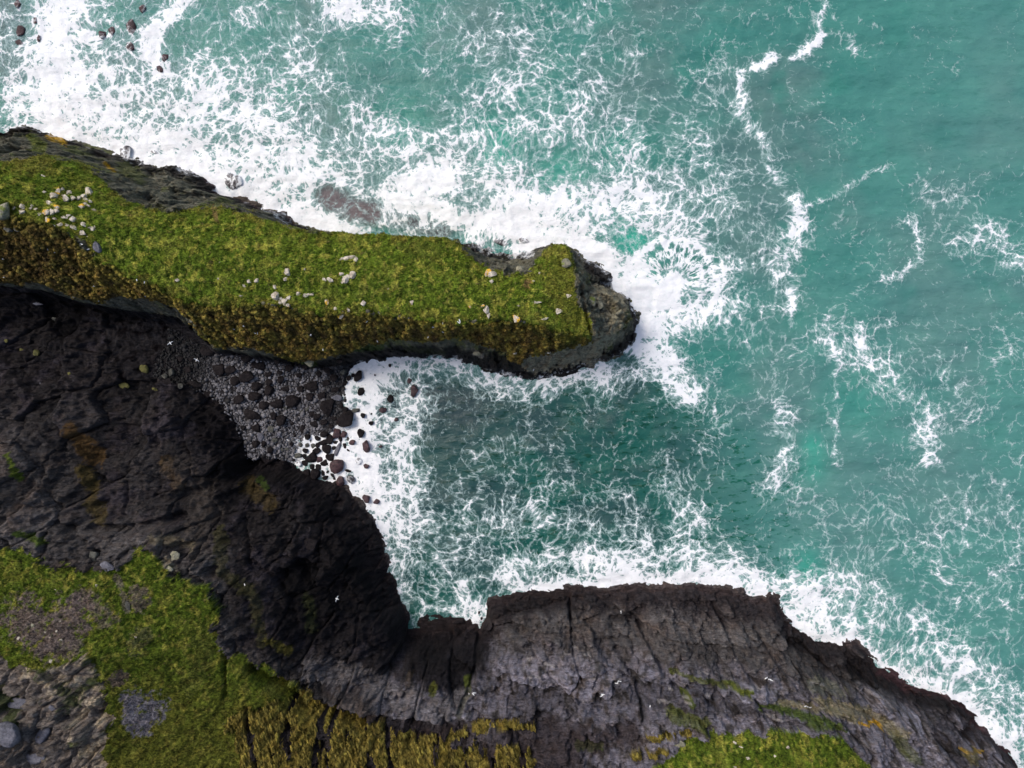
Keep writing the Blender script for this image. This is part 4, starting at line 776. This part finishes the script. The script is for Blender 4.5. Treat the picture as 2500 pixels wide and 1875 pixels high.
# -- gully rocks
B4 = lambda a, b: (a / 3.16, 700 + b / 3.16)
gl = [(1190, 795, 26, 18), (1115, 635, 40, 38), (50, 415, 20, 18), (170, 488, 22, 14), (282, 508, 25, 28), (535, 668, 16, 18), (950, 770, 60, 30), (1500, 760, 60, 40), (1690, 640, 50, 60), (1610, 500, 70, 45), (1390, 765, 26, 24), (1290, 740, 40, 30), (1320, 660, 25, 34), (1270, 690, 26, 24),
      (1450, 640, 36, 30), (1590, 840, 50, 34), (1700, 880, 60, 46), (1190, 545, 30, 24), (1230, 630, 22, 18), (1350, 590, 24, 18), (415, 250, 26, 20), (225, 420, 24, 18), (1400, 560, 24, 20), (930, 290, 18, 16), (1480, 560, 26, 20)]
cl = [rock("boulder", *B4(*q_[:2]), q_[2] / 3.16, q_[3] / 3.16, rnd.uniform(-30, 30), M_mossy if i in (0, 1, 2, 3, 4, 5, 6) else M_mid if i in (10, 12, 13, 18, 20) else M_dark, 'land', .6, .3) for i, q_ in enumerate(gl)]
cluster(cl, "boulder on the shaded floor of the gully behind the beach, {n} from the left", "boulders on the gully floor", "boulder")
for a, b_, rx, ry, an, lb in [(310, 740, 18, 14, 30, "pale angular block on the dark scree of the gully at left"), (285, 130, 48, 16, 10, "flat grey slab under the headland at the head of the gully")]:
    o = rock("rock", *B4(a, b_), rx / 3.16, ry / 3.16, an, M_grey, 'land', .5, .3, lb, "rock"); del o["px"]
# -- pale stones on the headland
B1 = lambda a, b: (a / 2.765, 250 + b / 2.765)
B2 = lambda a, b: (700 + a / 2.765, 450 + b / 2.765)
heap = [(355, 635, 28, 26, 30), (385, 610, 16, 30, 20, 1), (420, 590, 16, 20, 30), (460, 610, 22, 15, 0), (440, 655, 22, 28, 30), (300, 605, 18, 11, 0), (490, 650, 18, 18, 20), (425, 632, 16, 10, 10), (530, 652, 18, 20, 20), (560, 640, 24, 16, -20), (600, 612, 36, 26, 40), (605, 672, 14, 11, 0),
        (575, 655, 18, 12, 30), (545, 705, 26, 18, -20, 1), (572, 685, 16, 14, 40, 1), (630, 728, 18, 9, 10), (597, 700, 12, 11, 0), (330, 682, 25, 15, 20), (380, 705, 22, 16, 30, 1), (305, 738, 28, 20, 10, 1), (350, 742, 16, 22, 10), (378, 735, 18, 16, 30), (265, 755, 20, 11, 10), (148, 703, 18, 20, 40), (145, 738, 22, 14, 0),
        (95, 715, 9, 14, 20), (215, 697, 15, 12, 0), (205, 717, 14, 9, 0), (240, 722, 14, 9, 0), (325, 797, 20, 18, 30, 1), (370, 785, 18, 11, 0), (430, 778, 24, 12, 0), (495, 785, 24, 20, 0), (460, 765, 18, 8, 0), (350, 835, 18, 9, 0), (400, 825, 22, 10, -10), (450, 830, 24, 12, 10), (490, 845, 24, 14, 20),
        (560, 825, 20, 15, 20), (630, 850, 24, 16, -20), (600, 845, 12, 9, 0), (555, 882, 22, 18, 50), (590, 905, 9, 6, 0), (290, 497, 14, 7, 20)]
cl = [rock("pale_stone", *B1(q_[0], q_[1]), q_[2] / 2.765, q_[3] / 2.765, q_[4], M_yell if len(q_) > 5 else M_pale, 'land', .75, .38, flat=True) for q_ in heap]
cluster(cl, "pale angular stone in the heap on the left headland grass, {n} from the left", "heap of pale stones on the grass at the left", "stone")
mid = [B1(1200, 1198) + (7, 4.5), B1(1475, 1188) + (3, 3), B1(1940, 1150) + (8, 9), B1(1925, 1190) + (6, 5), B1(1680, 1210) + (5, 6), B1(1650, 1240) + (4, 6), B1(1732, 1207) + (6, 5), B1(1855, 1242) + (4, 6), B1(1857, 1312) + (10, 10), B1(1895, 1325) + (5, 5), B1(1920, 1345) + (8, 7), B1(1950, 1320) + (6, 4),
       B1(1940, 1368) + (8, 6), B1(1890, 1350) + (5, 5), B1(2012, 1290) + (5, 4.5), B1(2080, 1300) + (12, 3), B1(1625, 1305) + (5, 3), B1(1480, 1080) + (3, 2), B1(2055, 1128) + (3, 3), B1(2190, 1195) + (6, 4)]
cl = [rock("pale_stone", a, b_, rx, ry, rnd.uniform(-40, 40), M_yell if i == 12 else M_pale, 'land', .7, .25, flat=True) for i, (a, b_, rx, ry) in enumerate(mid)]
cluster(cl, "pale stone in the scatter along the middle headland grass, {n} from the left", "pale stones scattered along the middle of the headland", "stone")
sm = [(410, 500, 50, 14), (470, 505, 18, 20), (445, 612, 20, 22), (395, 640, 22, 25), (420, 625, 18, 14), (365, 605, 20, 11), (375, 660, 14, 10), (295, 648, 20, 17), (252, 645, 14, 8), (75, 738, 14, 12), (140, 745, 34, 8), (270, 790, 13, 22), (520, 800, 20, 20), (365, 890, 24, 18), (330, 840, 14, 12), (415, 850, 12, 14)]
cl = [rock("pale_stone", *B2(*q_[:2]), q_[2] / 2.765, q_[3] / 2.765, rnd.uniform(-10, 10), M_yell if q_[0] in (270, 365) else M_pale, 'land', .7, .25, flat=True) for q_ in sm]
cluster(cl, "cream stone right of the scatter in the centre of the headland, {n} from the left", "cream stones in the centre of the headland", "stone")
st = [(845, 800, 14, 14), (1238, 827, 10, 9, 1), (1325, 820, 14, 12, 1), (1345, 845, 18, 24), (1365, 880, 13, 24), (1365, 600, 26, 24, 1), (1385, 612, 28, 20), (1385, 655, 14, 16), (1550, 910, 26, 22, 1), (1680, 797, 35, 8), (1563, 820, 10, 6), (1838, 858, 20, 18), (1740, 910, 25, 8), (1705, 598, 10, 9), (1665, 655, 9, 7),
      (1900, 755, 18, 12), (1538, 1140, 12, 12), (1768, 1135, 12, 14), (640, 870, 12, 8), (685, 703, 9, 7), (1440, 935, 9, 7)]
cl = [rock("pale_stone", *B2(*q_[:2]), q_[2] / 2.765, q_[3] / 2.765, rnd.uniform(-20, 20), M_yell if len(q_) > 4 else M_pale, 'land', .7, .25, flat=True) for q_ in st]
cluster(cl, "pale stone on the seaward half of the headland, {n} from the left", "pale stones towards the headland tip", "stone")
for a, b_, rx, ry, an, m_, lb in [(*B1(658, 975), 10, 17, -12, M_grey, "large flat grey block on the headland grass below the stone heap"), (*B2(1885, 530), 13, 13, 0, M_tan, "round lichened boulder on the green knob near the headland tip"), (*B2(1580, 575), 13, 11, 20, M_tan, "lichened grey block at the lip of the notch in the headland"),
    (*B2(2060, 790), 10, 12, 10, M_tan, "left of two lichened blocks on the crag at the headland tip"), (*B2(2112, 812), 9, 12, 0, M_tan, "right of two lichened blocks on the crag at the headland tip"), (*B2(150, 1190), 12, 15, 10, M_tan, "green lichened block on the lowest corner of the headland moss"),
    (*B2(1295, 1140), 14, 8, 10, M_tan, "pale flaking ledge block low on the dark south face of the headland"), (8, 520, 22, 30, 30, M_tan, "big tan lichened boulder cut by the left picture edge on the headland"), (22, 560, 12, 8, 20, M_mid, "grey rock just below the big tan boulder at the left edge"), (42, 561, 9, 6, 20, M_mid, "small grey rock right of the one under the tan boulder")]:
    o = rock("rock", a, b_, rx, ry, an, m_, 'land', .8, .3, lb, "rock"); del o["px"]
# -- mainland stones
B5 = lambda a, b: (a / 2.765, 1275 + b / 2.765)
ms = [(405, 672, 9, 8), (380, 738, 8, 9), (305, 745, 8, 8), (335, 780, 10, 7), (410, 795, 11, 7), (128, 780, 14, 12), (345, 935, 16, 14), (650, 428, 10, 8), (228, 700, 12, 18), (915, 778, 8, 7), (375, 455, 7, 7)]
cl = [rock("stone", *B5(*q_[:2]), q_[2] / 2.765, q_[3] / 2.765, rnd.uniform(-20, 20), M_pale if i != 8 else M_tan, 'land', .6, .3, flat=True) for i, q_ in enumerate(ms)]
cluster(cl, "small pale stone on the bare patch of the lower left clifftop, {n} from the left", "small stones on the mainland clifftop", "stone")
for a, b_, rx, ry, an, m_, lb in [(*B5(725, 300), 20, 12, 15, M_grey, "smooth blue grey boulder above the grass of the lower left slope"), (*B5(630, 230), 15, 16, 10, M_mid, "grey block left above the smooth boulder on the slope edge"), (*B5(860, 560), 7, 13, -20, M_mid, "dark grey block standing in the lower left grass"),
    (*B5(1175, 235), 15, 16, 10, M_tan, "green ringed rounded rock at the cliff edge"), (*B5(1140, 315), 14, 9, 10, M_tan, "tan rock below the green ringed one at the cliff edge"), (*B5(350, 1255), 10, 8, 0, M_grey, "small grey rock in the green gap of the lower left outcrop"), (*B5(150, 1230), 36, 16, 12, M_grey, "broad purple grey slab in the lower left outcrop"),
    (*B5(60, 1420), 34, 28, 40, M_grey, "big grey hump at the left picture edge of the outcrop"), (*B5(290, 1440), 16, 26, 30, M_grey, "dark grey rounded slab beside the green patch of the outcrop"), (*B5(200, 1600), 44, 16, -14, M_grey, "long ridged grey slab at the bottom left corner"),
    (1660, 1818, 15, 13, 10, M_tan, "grey lichened block at the left tip of the right hand grass"), (*B5(2100, 140), 24, 16, 0, M_dark, "dark rounded bulge high on the shaded spur")]:
    o = rock("rock", a, b_, rx, ry, an, m_, 'land', .55, .35, lb, "rock"); del o["px"]
rs = [(1448, 1518, 14, 13), (1180, 1593, 17, 12), (1085, 1490, 12, 12), (1358, 1580, 9, 10), (1130, 1520, 14, 7), (1090, 1655, 12, 6)]
cl = [rock("stone", 1400 + q_[0] / 2.765, 1275 + q_[1] / 2.765, q_[2] / 2.765, q_[3] / 2.765, 20, M_pale, 'land', .6, .3, flat=True) for q_ in rs]
cluster(cl, "small pale stone in the right hand clifftop grass, {n} from the left", "small stones in the right hand clifftop grass", "stone")

# ------------------------------------------------------------------ shingle: thousands of cobbles, one mass
def cobbles():
    bm = bmesh.new(); bmesh.ops.create_icosphere(bm, subdivisions=2, radius=1); bv = np.array([v_.co[:] for v_ in bm.verts]); bf = np.array([[v_.index for v_ in f_.verts] for f_ in bm.faces]); bm.free()
    pts = []; bp = [(440, 800), (530, 862), (600, 872), (760, 902), (858, 890), (846, 960), (838, 1000), (800, 1058), (740, 1070), (700, 1128), (640, 1118), (608, 1132), (600, 1090), (580, 1035), (545, 985), (480, 942), (400, 920)]
    n = 15000; cu = rng.uniform(395, 862, n); cw = rng.uniform(770, 1135, n); m = inside(cu, cw, bp); cu = cu[m]; cw = cw[m]
    X_ = (cu - 1250) * (H - 2) / F; Y_ = -(cw - 937.5) * (H - 2) / F; Z_ = bil(TZ, X_, Y_, tx[0], ty[0], TS); ok = (Z_ < 9) & (Z_ > .05); X_, Y_, Z_, cu, cw = X_[ok], Y_[ok], Z_[ok], cu[ok], cw[ok]
    n = len(X_); r = .13 + .20 * rng.random(n) ** 2.0; big = rng.random(n) < .07; r = np.where(big, r * 1.9, r)
    a = rng.uniform(0, 6.28, n); asp = rng.uniform(.65, 1, n); hz = rng.uniform(.45, .75, n)
    B = np.repeat(bv[None], n, 0) * (1 + rng.uniform(-.12, .12, (n, len(bv), 1)))
    xx_ = B[:, :, 0] * r[:, None]; yy_ = B[:, :, 1] * (r * asp)[:, None]; zz_ = B[:, :, 2] * (r * hz)[:, None]
    V_ = np.stack([xx_ * np.cos(a)[:, None] - yy_ * np.sin(a)[:, None] + X_[:, None], xx_ * np.sin(a)[:, None] + yy_ * np.cos(a)[:, None] + Y_[:, None], zz_ + (Z_ + r * hz * .35)[:, None]], 2).reshape(-1, 3)
    F_ = (bf[None] + (np.arange(n) * len(bv))[:, None, None]).reshape(-1, 3)
    g_ = rng.uniform(.055, .22, n); col = np.stack([g_, g_ * .97, g_ * 1.05], 1)
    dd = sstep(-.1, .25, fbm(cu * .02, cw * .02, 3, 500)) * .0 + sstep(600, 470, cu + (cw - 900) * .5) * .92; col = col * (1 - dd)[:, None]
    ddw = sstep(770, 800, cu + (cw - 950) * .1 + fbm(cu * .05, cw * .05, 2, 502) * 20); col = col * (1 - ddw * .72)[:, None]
    col = np.where((rng.random(n) < .12)[:, None], col * .35, col)
    return mesh_from("shingle", V_, F_, M_cob, None, np.repeat(col, len(bv), 0))
M_cob, t, b = new_mat("cobble_stone", .75, .3); p = t.pos(); n_ = t.noise(p, 5, 4, .6); t.put(b.inputs['Base Color'], t.vec('SCALE', t.attr("tone", 'Color'), scale=t.rng(n_, .3, .7, .7, 1.3, False)))
sh = cobbles(); tag(sh, "grey rounded cobbles covering the small beach at the head of the cove", "shingle", None, 'stuff')

# ------------------------------------------------------------------ gulls
def flat_mat(name, col, rough=.7):
    m, t, b = new_mat(name, rough, .2); n_ = t.noise(t.pos(), 12, 3, .6); t.put(b.inputs['Base Color'], t.vec('SCALE', tuple(col), scale=t.rng(n_, .3, .7, .92, 1.04, False))); return m
M_w = flat_mat("gull_white", (.86, .86, .85)); M_g = flat_mat("gull_grey", (.42, .45, .50)); M_b = flat_mat("gull_black", (.03, .03, .03)); M_y = flat_mat("gull_bill", (.7, .42, .05))
def gull_mesh(name, span):
    bm = bmesh.new(); rings = []
    prof = [(-.34, .015, .0), (-.30, .05, .0), (-.22, .055, .0), (-.10, .085, .0), (.04, .105, -.005), (.15, .09, 0), (.21, .055, .02), (.26, .058, .035), (.31, .045, .04), (.335, .02, .038), (.39, .006, .03)]
    for yy_, r, zo in prof:
        ring = []
        for i in range(10):
            a = i / 10 * 2 * math.pi; sx_ = 1.6 if yy_ < -.28 else 1.0
            ring.append(bm.verts.new((math.cos(a) * r * sx_, yy_, zo + math.sin(a) * r * (.35 if yy_ < -.28 else .9))))
        rings.append(ring)
    for k in range(len(rings) - 1):
        for i in range(10):
            f_ = bm.faces.new((rings[k][i], rings[k][(i + 1) % 10], rings[k + 1][(i + 1) % 10], rings[k + 1][i])); f_.material_index = 3 if k >= len(rings) - 2 else 0
    bm.faces.new(rings[0][::-1]); bm.faces.new(rings[-1])
    for s_ in (-1, 1):
        if span > .5: sec = [(.06, .13, -.08, .05), (.22, .16, -.03, .10), (.42, .14, -.02, .09), (.60, .04, -.08, .05), (.72, -.07, -.12, .02)]
        else: sec = [(.04, .13, -.06, .06), (.095, .12, -.12, .05), (.105, .04, -.26, .03), (.06, -.12, -.36, .03), (.03, -.24, -.42, .03)]
        pv_ = None
        for k, (xx_, yf, yb, zo) in enumerate(sec):
            cur = [bm.verts.new((s_ * xx_, yf, zo)), bm.verts.new((s_ * xx_, (yf + yb) / 2, zo + .018)), bm.verts.new((s_ * xx_, yb, zo)), bm.verts.new((s_ * xx_, (yf + yb) / 2, zo - .012))]
            if pv_:
                for i in range(4):
                    f_ = bm.faces.new((pv_[i], pv_[(i + 1) % 4], cur[(i + 1) % 4], cur[i])); f_.material_index = 2 if k == len(sec) - 1 else 1
            pv_ = cur
        f_ = bm.faces.new(pv_); f_.material_index = 2
    bmesh.ops.recalc_face_normals(bm, faces=bm.faces); me = bpy.data.meshes.new(name); bm.to_mesh(me); bm.free()
    for m_ in (M_w, M_g, M_b, M_y): me.materials.append(m_)
    for p_ in me.polygons: p_.use_smooth = True
    return me
GF, GP = gull_mesh("flying_gull", .72), gull_mesh("perched_gull", .1)
for px, py, z_, a, lb in [(416, 838, 24, .6, "white gull flying over the dark gully, nearer the headland moss corner"), (480, 879, 17, -.5, "white gull gliding over the dark boulders, lower right of the other flying one"), (823, 1462, 26, 1.2, "single white gull flying in front of the black spur cliff")]:
    o = bpy.data.objects.new("flying_gull", GF); COL.objects.link(o); o.location = (*P(px, py, z_), z_); o.rotation_euler = (0, .15, a); o.scale = (.95,) * 3; tag(o, lb, "gull", "gulls in flight")
per = [B2(545, 922), B2(1045, 940), B2(1055, 935), B2(1160, 932), B2(1168, 922), B2(1040, 1000), B2(1052, 995), B2(957, 1027), B2(480, 980), B2(990, 965), B2(160, 1020), B2(166, 1012), B2(612, 1055), B2(245, 1112), B2(1668, 1250), B1(285, 985), B1(325, 990), B1(368, 1013), B1(905, 1190), B1(925, 1195), B1(980, 1210), B1(1640, 1505),
       B1(1575, 1530), B1(1750, 1545), B1(1740, 1555), B1(1720, 1555), B1(1870, 1290), B1(20, 1055), B1(38, 1178), B1(640, 1240), B1(665, 1332), B1(988, 1302), B1(596, 993), B1(550, 958)]
def perch(lst, fmt, grp):
    out = []
    for px, py in lst:
        X_, Y_, Z_ = hit(px, py); o = bpy.data.objects.new("perched_gull", GP); COL.objects.link(o); o.location = (X_, Y_, Z_ + .12); o.rotation_euler = (.1, 0, rnd.uniform(0, 6.28)); o.scale = (1.15,) * 3; o["px"] = px; out.append(o)
    cluster(out, fmt, grp, "gull")
perch(per, "white gull perched on the brown south slope of the headland, {n} from the left", "gulls perched on the headland slope")
B7 = lambda a, b: (1400 + a / 2.765, 1275 + b / 2.765)
per2 = [B7(320, 605), B7(190, 1170), B7(198, 1160), B7(515, 1245), B7(290, 1085), B7(300, 1078), B7(312, 1072), (700 + 1260 / 2.765, 1275 + 1160 / 2.765), (700 + 1268 / 2.765, 1275 + 1150 / 2.765), (700 + 1232 / 2.765, 1275 + 1160 / 2.765), B7(1300, 1050), B7(1320, 1058), B7(1335, 1065), B7(1560, 1243), B7(1580, 1246), B7(1600, 1250), B5(1655, 425)]
perch(per2, "white gull perched on a ledge of the grey mainland cliff, {n} from the left", "gulls perched on the mainland cliff")
print("done", len(bpy.data.objects))
